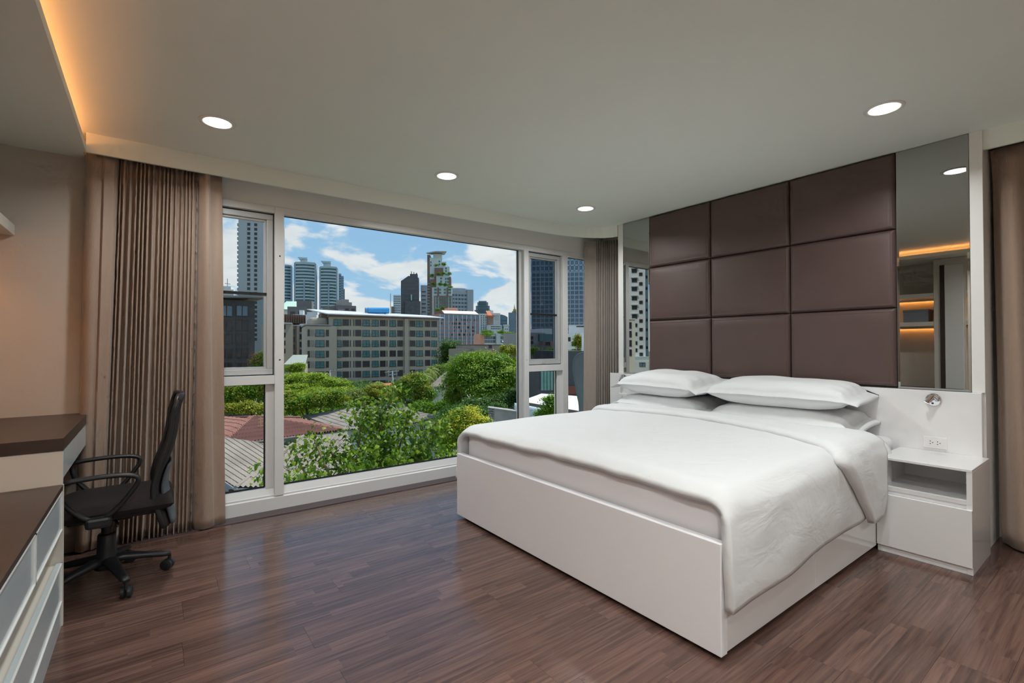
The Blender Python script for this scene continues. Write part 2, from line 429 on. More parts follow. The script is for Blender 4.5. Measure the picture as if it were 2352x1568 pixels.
# ------------------------------------------------------------------ windows
Y0, Y1, YG = 4.05, 4.14, 4.11
def window(name, label): return thing(name, label, 'window', (0, 4.05, 0), kind='structure')
HT, HB = 2.328, 2.278      # head member
def pane(parent, x0, x1, z0, z1, mat='pane_clear', y=YG, nm='glass_pane', th=0.006):
    part(nm, B(x0, x1, y, y+th, z0, z1), M_[mat], parent)
    g = MB(); t = 0.007
    for a in ((x0, x1, z0-t, z0+t), (x0, x1, z1-t, z1+t), (x0-t, x0+t, z0, z1), (x1-t, x1+t, z0, z1)):
        g.box(a[0], a[1], y-0.004, y-0.001, a[2], a[3])
    part('gasket', g, M_['gasket'], parent)
def bottom(parent, x0, x1):
    # moulded sill: apron, step and sloping ledge (profile in y,z)
    prof = [(4.05, 0.006), (4.05, 0.098), (4.058, 0.106), (4.058, 0.118), (4.066, 0.122), (4.085, 0.168), (4.15, 0.172), (4.15, 0.006)]
    mb = MB(); n = len(prof)
    v = [(x0, a, b) for a, b in prof]+[(x1, a, b) for a, b in prof]
    mb.add(v, [tuple(range(n)), tuple(range(2*n-1, n-1, -1))]+[(i, n+i, n+(i+1) % n, (i+1) % n) for i in range(n)])
    part('sill', mb, M_['win_white'], parent)
def sash(parent, x0, x1, z0, z1, zbar, gtop, gbot):
    y0, y1 = 4.085, 4.145; t = 0.042
    s = MB().box(x0, x1, y0, y1, z1-t, z1).box(x0, x1, y0, y1, z0, z0+t).box(x0, x0+t, y0, y1, z0+t, z1-t).box(x1-t, x1, y0, y1, z0+t, z1-t)
    so = part('sash', s, M_['alu'], parent, bevel=0.003)
    s2 = MB(); u = t+0.016
    s2.box(x0+t, x1-t, y0+0.018, y1-0.004, z1-u, z1-t).box(x0+t, x1-t, y0+0.018, y1-0.004, z0+t, z0+u)
    s2.box(x0+t, x0+u, y0+0.018, y1-0.004, z0+u, z1-u).box(x1-u, x1-t, y0+0.018, y1-0.004, z0+u, z1-u)
    part('glazing_bead', s2, M_['alu'], so, bevel=0.002)
    ln = MB(); e = 0.006
    ln.box(x0-e, x1+e, y0+0.004, y0+0.02, z1, z1+e).box(x0-e, x1+e, y0+0.004, y0+0.02, z0-e, z0).box(x0-e, x0, y0+0.004, y0+0.02, z0, z1).box(x1, x1+e, y0+0.004, y0+0.02, z0, z1)
    part('gasket', ln, M_['gasket'], parent)
    part('glass_pane', B(x0+u, x1-u, YG, YG+0.006, zbar, z1-u), M_[gtop], so)
    part('glass_pane', B(x0+u, x1-u, YG, YG+0.006, z0+u, zbar), M_[gbot], so)
    part('cross_bar', B(x0+t, x1-t, YG-0.014, YG+0.016, zbar-0.010, zbar+0.010), M_['bar_dark'], so)
    xm = (x0+x1)/2
    h = MB().box(xm-0.05, xm+0.02, y0-0.006, y0, z0+0.012, z0+0.03).box(xm-0.035, xm-0.025, y0-0.012, y0-0.006, z0+0.014, z0+0.028).box(xm-0.01, xm, y0-0.012, y0-0.006, z0+0.014, z0+0.028)
    part('latch', h, M_['alu'], so)

def screws(parent, x, zs):
    mb = MB()
    for z in zs: mb.lathe([(0.0, -0.003), (0.006, -0.003), (0.006, 0.0)], 8, (x, 4.05, z), 'y')
    part('screw_cap', mb, M_['alu'], parent)

# left bay
w1 = window('window_1', 'left window bay with opening sash above a fixed pane')
part('head_frame', B(-0.10, 0.755, Y0, Y1, HB, HT), M_['win_white'], w1, bevel=0.002)
part('mullion', B(0.755, 0.820, Y0-0.003, Y1, 0.11, HT), M_['win_white'], w1, bevel=0.002)
part('transom', B(-0.10, 0.755, Y0, Y1, 0.966, 1.032), M_['win_white'], w1, bevel=0.002)
part('jamb', B(-0.10, -0.04, Y0, Y1, 0.1, HT), M_['win_white'], w1, bevel=0.002)
bottom(w1, -0.10, 0.79)
sash(w1, -0.035, 0.748, 1.040, 2.270, 1.655, 'pane_clear', 'pane_dim')
pane(w1, -0.04, 0.695, 0.178, 0.966)
part('glazing_bead', B(0.698, 0.756, 4.082, Y1, 0.165, 0.968), M_['win_white'], w1, bevel=0.002)
screws(w1, 0.79, (1.15, 1.95))
# big fixed pane
w2 = window('window_2', 'wide fixed picture window in the middle')
part('head_frame', B(0.820, 3.192, Y0, Y1, HB, HT), M_['win_white'], w2, bevel=0.002)
bottom(w2, 0.79, 3.20)
pane(w2, 0.824, 3.146, 0.178, HB)
part('glazing_bead', B(3.150, 3.192, 4.088, Y1, 0.165, HB+0.002), M_['alu'], w2, bevel=0.002)
# right bay
w3 = window('window_3', 'narrow window bay with opening sash next to the picture window')
part('mullion', B(3.190, 3.252, Y0-0.003, Y1, 0.11, HT), M_['win_white'], w3, bevel=0.002)
part('head_frame', B(3.252, 3.748, Y0, Y1, HB, HT), M_['win_white'], w3, bevel=0.002)
part('transom', B(3.252, 3.748, Y0, Y1, 0.972, 1.040), M_['win_white'], w3, bevel=0.002)
bottom(w3, 3.20, 3.79)
sash(w3, 3.262, 3.742, 1.048, 2.270, 1.60, 'pane_dark', 'pane_dark')
pane(w3, 3.254, 3.690, 0.178, 0.972)
part('glazing_bead', B(3.693, 3.750, 4.082, Y1, 0.165, 0.974), M_['win_white'], w3, bevel=0.002)
screws(w3, 3.222, (1.1, 1.95))
# far pane
w4 = window('window_4', 'fixed corner pane partly behind the grey curtain')
part('mullion', B(3.748, 3.828, Y0-0.003, Y1, 0.11, HT), M_['win_white'], w4, bevel=0.002)
part('head_frame', B(3.828, XR, Y0, Y1, HB, HT), M_['win_white'], w4, bevel=0.002)
bottom(w4, 3.79, XR)
pane(w4, 3.832, XR-0.02, 0.178, HB)

# ------------------------------------------------------------------ downlights
def downlight(x, y, label, CEIL=CEIL):
    t = thing('ceiling_downlight', label, 'ceiling light', (x, y, CEIL), group='round ceiling downlights')
    part('trim_ring', MB().lathe([(0.070, 0.004), (0.071, -0.004), (0.080, -0.007), (0.092, -0.004), (0.094, 0.0)], 40, (x, y, CEIL)), M_['trim_white'], t, smooth=True)
    part('lamp_disc', MB().lathe([(0.0, -0.0045), (0.0705, -0.0045), (0.0705, -0.002)], 40, (x, y, CEIL)), M_['lamp_face'], t)
    l = bpy.data.lights.new('downlight', 'AREA'); l.shape = 'DISK'; l.size = 0.13; l.energy = DOWNLIGHT_W; l.color = (0.96, 0.99, 0.985); l.spread = R(150)
    lo = bpy.data.objects.new('lamp', l); C.objects.link(lo); lo.parent = t; lo.location = (0, 0, -0.012)
for x, y, s in ((0.302, 3.26, 'round lit downlight nearest the orange ceiling cove'), (1.809, 3.25, 'round lit downlight above the wide window'),
                (3.304, 3.245, 'round lit downlight nearest the bed corner curtain'), (3.243, 0.892, 'round lit downlight by the tall mirror over the nightstand'),
                (1.8, 0.45, 'added unseen downlight over the open floor near the bed foot'), (0.30, 0.89, 'added unseen downlight over the viewer'),  # these two are unseen, added to light the room
                (3.25, -1.35, 'added unseen downlight far right behind the viewer'), (1.8, -1.35, 'added unseen downlight in the middle behind the viewer'), (0.30, -1.35, 'added unseen downlight far left behind the viewer')):  # unseen row, added as fill from behind the viewer
    downlight(x, y, s)
downlight(0.30, -0.22, 'added unseen downlight just behind the viewer')  # unseen extra lamp, added to brighten the bed foot
downlight(-0.62, 0.25, 'added unseen downlight in the lowered ceiling beside the viewer', SOFF)  # unseen, added for sideways light on the foot panel
downlight(-0.62, -0.95, 'added unseen downlight in the lowered ceiling behind the viewer', SOFF)  # second unseen soffit lamp added for the foot panel

# ================================================================== BED WALL
hbd = B(4.010, 4.06, 0.637, 3.582, 0.0, 0.955).build('headboard', M_['white_gloss'], bevel=0.003, label='long low glossy white headboard behind the pillows', cat='headboard')
def padded(y0, y1, z0, z1):
    def fn(u, v):
        y = y1+(y0-y1)*u; z = z0+(z1-z0)*v
        d = min(y-y0, y1-y, z-z0, z1-z)
        h = 0.028*min(1, max(0, d/0.022))**0.5 if d < 0.022 else 0.028
        h += 0.006*math.sin(math.pi*u)**0.5*math.sin(math.pi*v)**0.5 if 0 < u < 1 and 0 < v < 1 else 0
        h -= 0.004*math.exp(-((d-0.026)/0.004)**2)
        return (4.050-h, y, z)
    n = [0, .004, .01, .018, .028, .034, .039, .045, .06, .15, .3, .5, .7, .85, .94, .955, .961, .966, .972, .982, .99, .996, 1]
    mb = MB(); k = len(n)
    for a in n:
        for b_ in n: mb.v.append(fn(a, b_))
    for i in range(k-1):
        for j in range(k-1):
            q = i*k+j; mb.f.append((q, q+1, q+k+1, q+k)); mb.m.append(0)
    # back
    c = [0, k-1, k*k-1, k*k-k]
    b0 = len(mb.v)
    for i in c: mb.v.append((4.056, mb.v[i][1], mb.v[i][2]))
    mb.f.append((b0, b0+1, b0+2, b0+3)); mb.m.append(0)
    rim = [i for i in range(k)]
    return mb
hp = thing('upholstered_panel_wall', 'dark brown leather padded panel wall above the headboard', 'wall panel', (4.05, 2.065, 0.965))
part('backing_board', B(4.052, 4.06, 1.055, 3.078, 0.958, CEIL-0.002), M_['leather_gap'], hp)
ys = [1.055, 1.732, 2.405, 3.076]; zs = [0.964, 1.500, 2.034, CEIL-0.004]
for i in range(3):
    for j in range(3):
        part('padded_panel', padded(ys[i]+0.002, ys[i+1]-0.002, zs[j]+0.002, zs[j+1]-0.002), M_['leather'], hp, smooth=True)
def mirror(y0, y1, label):
    mb = MB(); b_ = 0.012; z0, z1 = 0.957, CEIL-0.003; xf = MIRX
    v = [(xf+0.002, y0, z0), (xf+0.002, y1, z0), (xf+0.002, y1, z1), (xf+0.002, y0, z1), (xf, y0+b_, z0+b_), (xf, y1-b_, z0+b_), (xf, y1-b_, z1-b_), (xf, y0+b_, z1-b_)]
    v += [(4.058, p[1], p[2]) for p in v[:4]]
    f = [(4, 7, 6, 5), (0, 4, 5, 1), (1, 5, 6, 2), (2, 6, 7, 3), (3, 7, 4, 0), (8, 9, 10, 11), (0, 1, 9, 8), (1, 2, 10, 9), (2, 3, 11, 10), (3, 0, 8, 11)]
    return mb.add(v, f).build('wall_mirror', M_['mirror_tint'], label=label, cat='mirror')
mirror(0.688, 1.051, 'tall grey tinted mirror right of the brown panels')
mirror(3.080, 3.420, 'narrow grey tinted mirror left of the brown panels')

def reading_lamp(y, z, side, label):
    t = thing('reading_lamp', label, 'wall lamp', (4.010, y, z), group='chrome reading lamps on the headboard')
    x = 4.010
    part('wall_plate', MB().lathe([(0.0405, 0.0), (0.0405, -0.006), (0.037, -0.011), (0.0, -0.0125)], 36, (x, y, z), 'x'), M_['chrome'], t, smooth=False)
    a = Vector((x-0.034, y-0.004, z+0.030)); b_ = Vector((x-0.040, y+0.026, z-0.016))
    if side: b_ = Vector((x-0.040, y+0.030, z-0.030))
    d = (b_-a).normalized()
    hd = part('lamp_head', MB().tube([a-d*0.004, a, a+d*0.05, b_], [0.010, 0.0145, 0.0145, 0.0145], 20), M_['chrome'], t, smooth=False)
    part('lens', MB().tube([b_-d*0.001, b_+d*0.0015], 0.0125, 20), M_['lamp_spot'], hd)
    part('swivel_arm', MB().tube([(x-0.010, y-0.02, z-0.004), (x-0.022, y-0.014, z+0.012), (x-0.034, y-0.004, z+0.026)], [0.009, 0.009, 0.007], 12), M_['chrome'], t, smooth=True)
    part('switch_button', MB().lathe([(0.0055, -0.012), (0.0055, -0.016), (0.0, -0.017)], 12, (x, y+0.002, z-0.022), 'x'), M_['hole_dark'], t)
reading_lamp(0.861, 0.897, 0, 'chrome reading lamp above the power socket by the nightstand')
reading_lamp(3.385, 0.905, 1, 'chrome reading lamp at the window end of the headboard')

def socket(y0, y1, z0, z1, label, kind):
    x = 4.010; t = thing('power_socket' if kind != 'switch' else 'light_switch', label, 'socket' if kind != 'switch' else 'switch', (x, (y0+y1)/2, z0))
    part('cover_plate', B(x-0.009, x, y0, y1, z0, z1), M_['plastic_white'], t, bevel=0.003)
    ym, zm = (y0+y1)/2, (z0+z1)/2; wy, wz = (y1-y0)*0.31, (z1-z0)*0.32
    part('insert', B(x-0.0105, x-0.008, ym-wy, ym+wy, zm-wz, zm+wz), M_['plastic_white'], t, bevel=0.0008)
    if kind == 'socket':
        for yy in (ym+0.018, ym-0.018):
            for dy_, dz_ in ((0.004, 0.008), (0.004, -0.008), (-0.008, 0.0)):
                part('pin_hole', MB().lathe([(0.003, -0.0109), (0.003, -0.0095)], 10, (x, yy+dy_, zm+dz_), 'x'), M_['hole_dark'], t)
    else:
        for dz_ in (0.012, 0.0, -0.012):
            part('button', B(x-0.013, x-0.0104, ym+0.006, ym+0.014, zm+dz_-0.003, zm+dz_+0.003), M_['hole_dark' if dz_ < 0 else 'alu'], t)
socket(0.797, 0.914, 0.588, 0.660, 'white double wall socket above the nightstand', 'socket')
socket(3.335, 3.452, 0.672, 0.744, 'white switch plate under the reading lamp at the window end', 'switch')
socket(3.345, 3.465, 0.586, 0.657, 'white wall socket below the switch plate beside the pillows', 'socket')

# ------------------------------------------------------------------ bed
FX, Y_R, Y_L = 1.795, 1.036, 3.084
bed = thing('bed', 'king size bed with white lacquered box base', 'bed', (2.9, 2.06, 0))
part('plinth', B(FX+0.05, 3.98, Y_R+0.04, Y_L-0.04, 0.0, 0.03), M_['plinth_dark'], bed)
part('foot_panel', B(FX, FX+0.045, Y_R, Y_L, 0.022, 0.466), M_['white_satin'], bed, bevel=0.003)
part('side_panel', B(FX+0.047, 3.555, Y_L-0.02, Y_L, 0.022, 0.44), M_['white_gloss'], bed, bevel=0.002)
for a, b_ in ((FX+0.048, 2.668), (2.672, 3.548)):
    part('drawer_front', B(a, b_, Y_R+0.002, Y_R+0.022, 0.028, 0.44), M_['white_gloss'], bed, bevel=0.002)
part('base_body', B(FX+0.047, 4.005, Y_R+0.024, Y_L-0.022, 0.03, 0.40), M_['white_satin'], bed)

def mattress_mb():
    mb = MB(); x0, x1, y0, y1, z0, z1, r = 1.862, 4.0, 1.062, 3.058, 0.402, 0.635, 0.05
    mb.box(x0, x1, y0, y1, z0, z1); return mb
mt = mattress_mb().build('mattress', M_['sheet'], bevel=0.05, seg=5, smooth=True, label='thick mattress in a white fitted sheet', cat='mattress')

# duvet
def nz_(x, y, z=0.0): return mnoise.noise(Vector((x, y, z)))
YC, HW, RC = 2.06, 1.055, 0.12
def section(s, zt, bottom_r, bottom_l):
    """s in -1..1 : right hem .. left hem across the bed; returns y,z"""
    flat = HW-RC; arc = RC*math.pi/2
    vr = max(zt-RC-bottom_r, 0.01); vl = max(zt-RC-bottom_l, 0.01)
    tot_r, tot_l = flat+arc+vr, flat+arc+vl
    d = abs(s)*(tot_r if s < 0 else tot_l); sg = -1 if s < 0 else 1
    if d <= flat: return YC+sg*d, zt
    if d <= flat+arc:
        a = (d-flat)/RC; return YC+sg*(flat+RC*math.sin(a)), zt-RC*(1-math.cos(a))
    k = d-flat-arc; v_ = vr if s < 0 else vl
    return YC+sg*(HW+0.012*math.sin(k/v_*2.6)), zt-RC-k
def duvet_pt(u, s, lift=0.0):
    x = 1.815+u*(3.72-1.815)
    zt = 0.668+0.010*math.sin(u*2.4)+0.010*nz_(x*1.7, s*2.3)+lift
    edge = max(0.0, 1-u/0.055)
    zt -= 0.048*edge**2
    zt += 0.014*math.exp(-(s/0.75)**2)
    br = 0.20+0.055*min(1, u/0.45)-0.02*max(0, u-0.6)+0.006*math.sin(u*17)
    bl = 0.27+0.03*math.sin(u*9)
    y, z = section(s, zt, br, bl)
    # soft wrinkles
    wr = 0.004*nz_(x*5, y*9+3, z*6)+0.0035*math.sin(14*y+9*x+2*nz_(x*2, y*2))*max(0, nz_(x*1.3, y*1.3, 4.2))
    z += wr if abs(s) < 0.72 else 0
    if s < -0.72: y += 1.6*wr - 0.012*math.sin(u*6.0)
    if s > 0.72: y += 1.6*wr
    # foot hem wanders a little
    if u < 0.05: x += 0.010*nz_(s*5, 1.7)+0.006*math.sin(s*23)
    if s < -0.72: x -= 0.010*max(0, 1-u/0.1)
    return x, y, z
dv = thing('duvet', 'white duvet spread over the bed and hanging over its sides', 'duvet', (2.8, 2.06, 0.66))
part('duvet_cover', MB().grid(lambda a, b_: duvet_pt(a**1.15, -1+2*b_), 70, 120), M_['linen'], dv, smooth=True, solid=0.036)
def foldline(s):
    # x of the turned-down edge as it crosses the bed
    if s < 0: return 3.30-0.42*abs(min(s, 0)/0.74)**1.7 if s > -0.74 else 2.88+0.40*(abs(s)-0.74)/0.26
    return 3.30-0.10*s
def cuff_pt(a, b_):
    s = -1.0+2*b_; x0 = foldline(s); x1 = 3.56-0.03*max(0, s) - 0.10*max(0, abs(min(s, 0))-0.72)/0.28
    x = x0+(x1-x0)*a
    u = (x-1.815)/(3.72-1.815)
    lift = 0.032*min(1, (a/0.10))**0.5 + 0.010*math.sin(math.pi*a)
    xx, y, z = duvet_pt(min(u, 1.0), s*1.0, lift)
    if abs(s) > 0.62:
        k = min(1, (abs(s)-0.62)/0.14); y += (-1 if s < 0 else 1)*(0.034*min(1, (a/0.10))**0.5+0.008)*k
    if s < -0.9: z -= 0.02*(abs(s)-0.9)/0.1
    if s > 0.9: z -= 0.02*(s-0.9)/0.1
    y += 0.006*nz_(x*7, s*8, 2); z += 0.005*nz_(x*6, s*10, 7)
    return x, y, z
part('turned_down_cuff', MB().grid(cuff_pt, 30, 120), M_['linen'], dv, smooth=True, solid=0.034)

# pillows
def pillow(cx, cy, cz, ly, lx, h, tilt, yaw, seed, label):
    """case with an open flange at both short ends"""
    n = 48; fy, fx = 0.075, 0.012
    hy, hx = ly/2, lx/2
    mb = MB()
    def surf(sgn):
        g = []
        for i in range(n+1):
            for j in range(n+1):
                a, b_ = -1+2*i/n, -1+2*j/n
                a = math.copysign(abs(a)**0.75, a); b_ = math.copysign(abs(b_)**0.75, b_)
                y, x = a*hy, b_*hx
                py_, px_ = abs(y)/(hy-fy), abs(x)/(hx-fx)
                pin = max(0, 1-min(py_, 1)**3.2)*max(0, 1-min(px_, 1)**3.0)
                th = h/2*pin**0.40
                z = sgn*(th+0.0025)
                e = max(0, py_-1)*(hy-fy)/fy            # 0..1 along the flange
                if e > 0:
                    z += sgn*0.016*e*(1-px_**4 if px_ < 1 else 0)*(1 if sgn > 0 else 0.3) - 0.030*e + 0.010*math.sin(x*9+seed)*e
                z += 0.010*nz_(x*5+seed, y*5)*(1 if pin > 0.02 else 0.3)*(0.4 if sgn < 0 else 1)
                yy = y*(1-0.02*(1-min(px_, 1)**2)); xx = x*(1-0.07*(1-min(py_, 1)**2)) if py_ < 1 else x*(1+0.05*e)
                # gathers running out of the seam
                wr = 0.0045*math.sin(52*x+seed*3)*math.exp(-((py_-0.93)/0.10)**2)+0.003*math.sin(24*y+seed)*math.exp(-((px_-0.9)/0.12)**2)
                dent = -0.018*math.exp(-((y-0.1*math.sin(seed))/0.22)**2-(x/0.16)**2) if sgn > 0 else 0
                g.append((xx, yy, z+wr+dent))
        return g
    T, Bm = surf(1), surf(-1)
    mb.v = T+Bm; k = n+1
    for i in range(n):
        for j in range(n):
            q = i*k+j
            mb.f.append((q, q+k, q+k+1, q+1)); mb.f.append((len(T)+q, len(T)+q+1, len(T)+q+k+1, len(T)+q+k))
    ring = [i*k for i in range(k)]+[(k-1)*k+j for j in range(1, k)]+[i*k+k-1 for i in range(k-2, -1, -1)]+[j for j in range(k-2, 0, -1)]
    m_ = len(T)
    for a in range(len(ring)):
        p, q = ring[a], ring[(a+1) % len(ring)]
        mb.f.append((p, m_+p, m_+q, q))
    mb.m = [0]*len(mb.f)
    ct, st, cyw, syw = math.cos(tilt), math.sin(tilt), math.cos(yaw), math.sin(yaw)
    v2 = []
    for x, y, z in mb.v:
        x2, z2 = x*ct-z*st, x*st+z*ct
        x3, y3 = x2*cyw-y*syw, x2*syw+y*cyw
        v2.append((min(cx+x3, 4.003), cy+y3, cz+z2))
    mb.v = v2
    return mb.build('pillow', M_['linen'], smooth=True, label=label, cat='pillow', group='white bed pillows')
pillow(3.765, 1.665, 0.728, 1.07, 0.52, 0.185, R(3), R(2), 1.0, 'lower flanged white pillow of the stack near the nightstand')
pillow(3.760, 1.668, 0.908, 1.07, 0.53, 0.20, R(5), R(3), 4.0, 'upper flanged white pillow of the stack near the nightstand')
pillow(3.770, 2.640, 0.730, 1.00, 0.52, 0.185, R(3), R(-2), 2.3, 'lower flanged white pillow of the stack near the window')
pillow(3.765, 2.650, 0.915, 0.95, 0.53, 0.22, R(5), R(-4), 6.1, 'upper flanged white pillow of the stack near the window')

# ------------------------------------------------------------------ nightstand
ns = thing('nightstand', 'glossy white bedside cabinet with open niche and drawer', 'nightstand', (3.78, 0.823, 0))
x0, x1, y0, y1 = 3.555, 4.008, 0.606, 1.034
part('top_board', B(x0-0.002, x1, y0, y1, 0.556, 0.570), M_['white_gloss'], ns, bevel=0.0015)
part('side_board', B(x0, x1, y0, y0+0.024, 0.0, 0.556), M_['white_gloss'], ns, bevel=0.001)
part('side_board', B(x0, x1, y1-0.024, y1, 0.0, 0.556), M_['white_gloss'], ns, bevel=0.001)
part('shelf_board', B(x0, x1-0.02, y0+0.024, y1-0.024, 0.375, 0.399), M_['white_gloss'], ns, bevel=0.001)
part('back_board', B(x1-0.02, x1, y0+0.024, y1-0.024, 0.03, 0.556), M_['white_satin'], ns)
part('drawer_front', B(x0-0.016, x0+0.004, y0, y1, 0.042, 0.352), M_['white_gloss'], ns, bevel=0.002)
part('front_rail', B(x0+0.010, x0+0.03, y0+0.024, y1-0.024, 0.30, 0.375), M_['white_satin'], ns)
part('drawer_box', B(x0+0.032, x1-0.03, y0+0.03, y1-0.03, 0.06, 0.34), M_['white_satin'], ns)
part('kick_board', B(x0+0.004, x0+0.02, y0+0.024, y1-0.024, 0.0, 0.042), M_['white_satin'], ns)

# ================================================================== CURTAINS
def cloth(fn, nu, nv, mat, label, solid=0.004):
    return MB().grid(fn, nu, nv).build('curtain', M_[mat], smooth=True, solid=solid, label=label, cat='curtain')
def lerp(a, b_, t): return a+(b_-a)*t
def left_curtain(a, b_):
    t = b_; z = 0.012+(SOFF+0.02-0.012)*t          # t=1 top
    s1 = lerp(0.175, 0.235, t); s2 = lerp(0.74, 0.80, t)
    xa, xb = lerp(-0.375, -0.335, t**0.7), lerp(0.420, 0.395, t)
    x = lerp(xa, xb, a)
    yb = 3.945
    if a < s1:
        q = a/s1
        y = yb-0.028*math.sin(math.pi*min(1, q*1.15)**0.8)-0.012*math.sin(q*7)*(1-t*0.5)
        y -= 0.020*min(1, max(0, (q-0.52)/0.05))*(1 if q < 0.86 else 0.4)
        if q > 0.86: y += 0.075*((q-0.86)/0.14)**2
        if q < 0.06: y += 0.05*(1-q/0.06)**2
    elif a < s2:
        q = (a-s1)/(s2-s1); n = 17
        ph = q*n+0.22*math.sin(q*21)+0.16*nz_(q*9, t*1.2)
        amp = lerp(0.034, 0.020, t) * (0.75+0.5*abs(nz_(q*13, 3.0)))
        w_ = math.sin(2*math.pi*ph)
        y = yb+0.008-amp*math.copysign(abs(w_)**0.75, w_)
        x += 0.004*math.cos(2*math.pi*ph)
        if t > 0.93: y = lerp(y, yb+0.01-0.012*w_, (t-0.93)/0.07)
        y += 0.05*max(0, 1-q/0.03)**2
        if t < 0.05: y -= 0.01*(1-t/0.05)
    else:
        q = (a-s2)/(1-s2)
        y = yb-0.006-0.030*math.sin(math.pi*q**0.7)+0.018*math.sin(q*9+1)*(1-q)
        y += 0.022*min(1, max(0, (q-lerp(0.62, 0.45, t))/0.06))*max(0, 1-(q-0.5)*1.3)
        y += 0.04*max(0, 1-q/0.12)**2
        y -= 0.006*math.sin(z*3+q*3)
    y += 0.006*nz_(x*6, z*0.8)
    return x, y, max(z+0.0015*math.sin(a*120), 0.007)
cloth(left_curtain, 420, 40, 'curtain_cloth', 'long brown pleated curtain bunched behind the office chair')
def corner_path(q):
    # plan path of the corner curtain, from its window edge round to the partition
    return lerp(4.035, 4.30, q**0.9), lerp(3.985, 3.56, q**1.15)
def corner_curtain(a, b_):
    t = b_; z = 0.012+(SOFF+0.02-0.012)*t
    x, y = corner_path(a); x -= 0.035*(1-t)*(1-a)
    if a < 0.30:
        off = -0.012*math.sin(a/0.30*math.pi)
    else:
        q = (a-0.30)/0.70; w_ = math.sin(2*math.pi*(q*14+0.2*math.sin(q*17)))
        off = lerp(0.024, 0.018, t)*math.copysign(abs(w_)**0.8, w_)
    return x+off*0.85, y+off*0.53, z
cloth(corner_curtain, 220, 24, 'curtain_light', 'grey beige pleated curtain in the corner beside the narrow mirror')
def right_curtain(a, b_):
    t = b_; z = 0.015+(SOFF+0.02-0.015)*t
    y = lerp(0.615, -1.75, a)
    ph = a*11.5+0.02
    w_ = math.sin(2*math.pi*ph-1.2)
    x = 4.215-lerp(0.055, 0.035, t)*math.copysign(abs(w_)**0.8, w_)
    pin = max(0, (t-0.93)/0.07)
    x = lerp(x, 4.19-0.012*w_, pin**1.5)
    y += 0.03*math.cos(2*math.pi*ph)*(1-t)
    y -= 0.05*(1-t)*math.exp(-(a/0.03)**2)
    return x, y, z
cloth(right_curtain, 360, 26, 'curtain_cloth', 'long brown curtain with pinched heading right of the nightstand')

# ================================================================== DESK SIDE
CX = -0.318
XL_ROOM = XL
XL = XL+0.004
lc = thing('low_cabinet', 'low white drawer cabinet with dark wooden top', 'cabinet', (-0.66, 1.6, 0))
part('top_board', B(XL, CX, 0.25, 2.958, 0.612, 0.632), M_['dark_laminate'], lc, bevel=0.001)
part('end_panel', B(XL, CX+0.001, 2.958, 2.978, 0.0, 0.632), M_['cream_panel'], lc, bevel=0.001)
part('end_panel', B(XL, CX+0.001, 0.25, 0.27, 0.0, 0.612), M_['cream_panel'], lc, bevel=0.001)
part('bottom_board', B(XL, CX-0.02, 0.27, 2.958, 0.262, 0.28), M_['cream_panel'], lc)
part('back_board', B(XL, XL+0.012, 0.27, 2.958, 0.0, 0.612), M_['cream_panel'], lc)
part('plinth', B(XL+0.02, CX-0.004, 0.27, 2.958, 0.0, 0.105), M_['glassy_drawer'], lc)
part('inner_box', B(XL+0.02, CX-0.03, 0.27, 2.958, 0.105, 0.262), M_['cream_panel'], lc)
part('inner_box', B(XL+0.02, CX-0.03, 0.27, 2.958, 0.44, 0.612), M_['cream_panel'], lc)
def drawer(y0, y1, z0, z1):
    fr = part('drawer_front', B(CX-0.022, CX-0.006, y0, y1, z0, z1), M_['glassy_drawer'], lc)
    t = 0.007
    part('edge_strip', MB().box(CX-0.006, CX, y0, y1, z1-t*0.7, z1).box(CX-0.006, CX, y0, y1, z0, z0+t*0.6).box(CX-0.006, CX, y0, y0+t, z0, z1).box(CX-0.006, CX, y1-t, y1, z0, z1), M_['trim_white'], fr)
ye = [0.275, 1.05, 1.70, 2.33, 2.955]
for a, b_ in zip(ye[:-1], ye[1:]):
    drawer(a+0.002, b_-0.002, 0.432, 0.606)
for a, b_ in ((0.275, 1.60), (1.604, 2.955)):
    drawer(a+0.002, b_-0.002, 0.112, 0.286)

dk = thing('desk', 'raised writing desk with thick dark wooden top', 'desk', (-0.66, 3.48, 0))
part('desk_top', B(XL, CX, 2.955, 4.018, 0.786, 0.842), M_['dark_laminate'], dk, bevel=0.001)
part('front_panel', B(XL, CX-0.002, 2.960, 2.978, 0.633, 0.786), M_['cream_panel'], dk, bevel=0.001)
part('apron_panel', B(CX-0.020, CX-0.003, 2.978, 3.46, 0.657, 0.786), M_['glassy_drawer'], dk, bevel=0.001)
part('apron_panel', B(CX-0.020, CX-0.003, 3.463, 4.016, 0.657, 0.786), M_['glassy_drawer'], dk, bevel=0.001)
part('tray', B(XL, CX-0.021, 2.98, 4.016, 0.657, 0.672), M_['cream_panel'], dk)
part('leg_panel', B(XL, XL+0.018, 2.98, 4.016, 0.0, 0.657), M_['cream_panel'], dk)

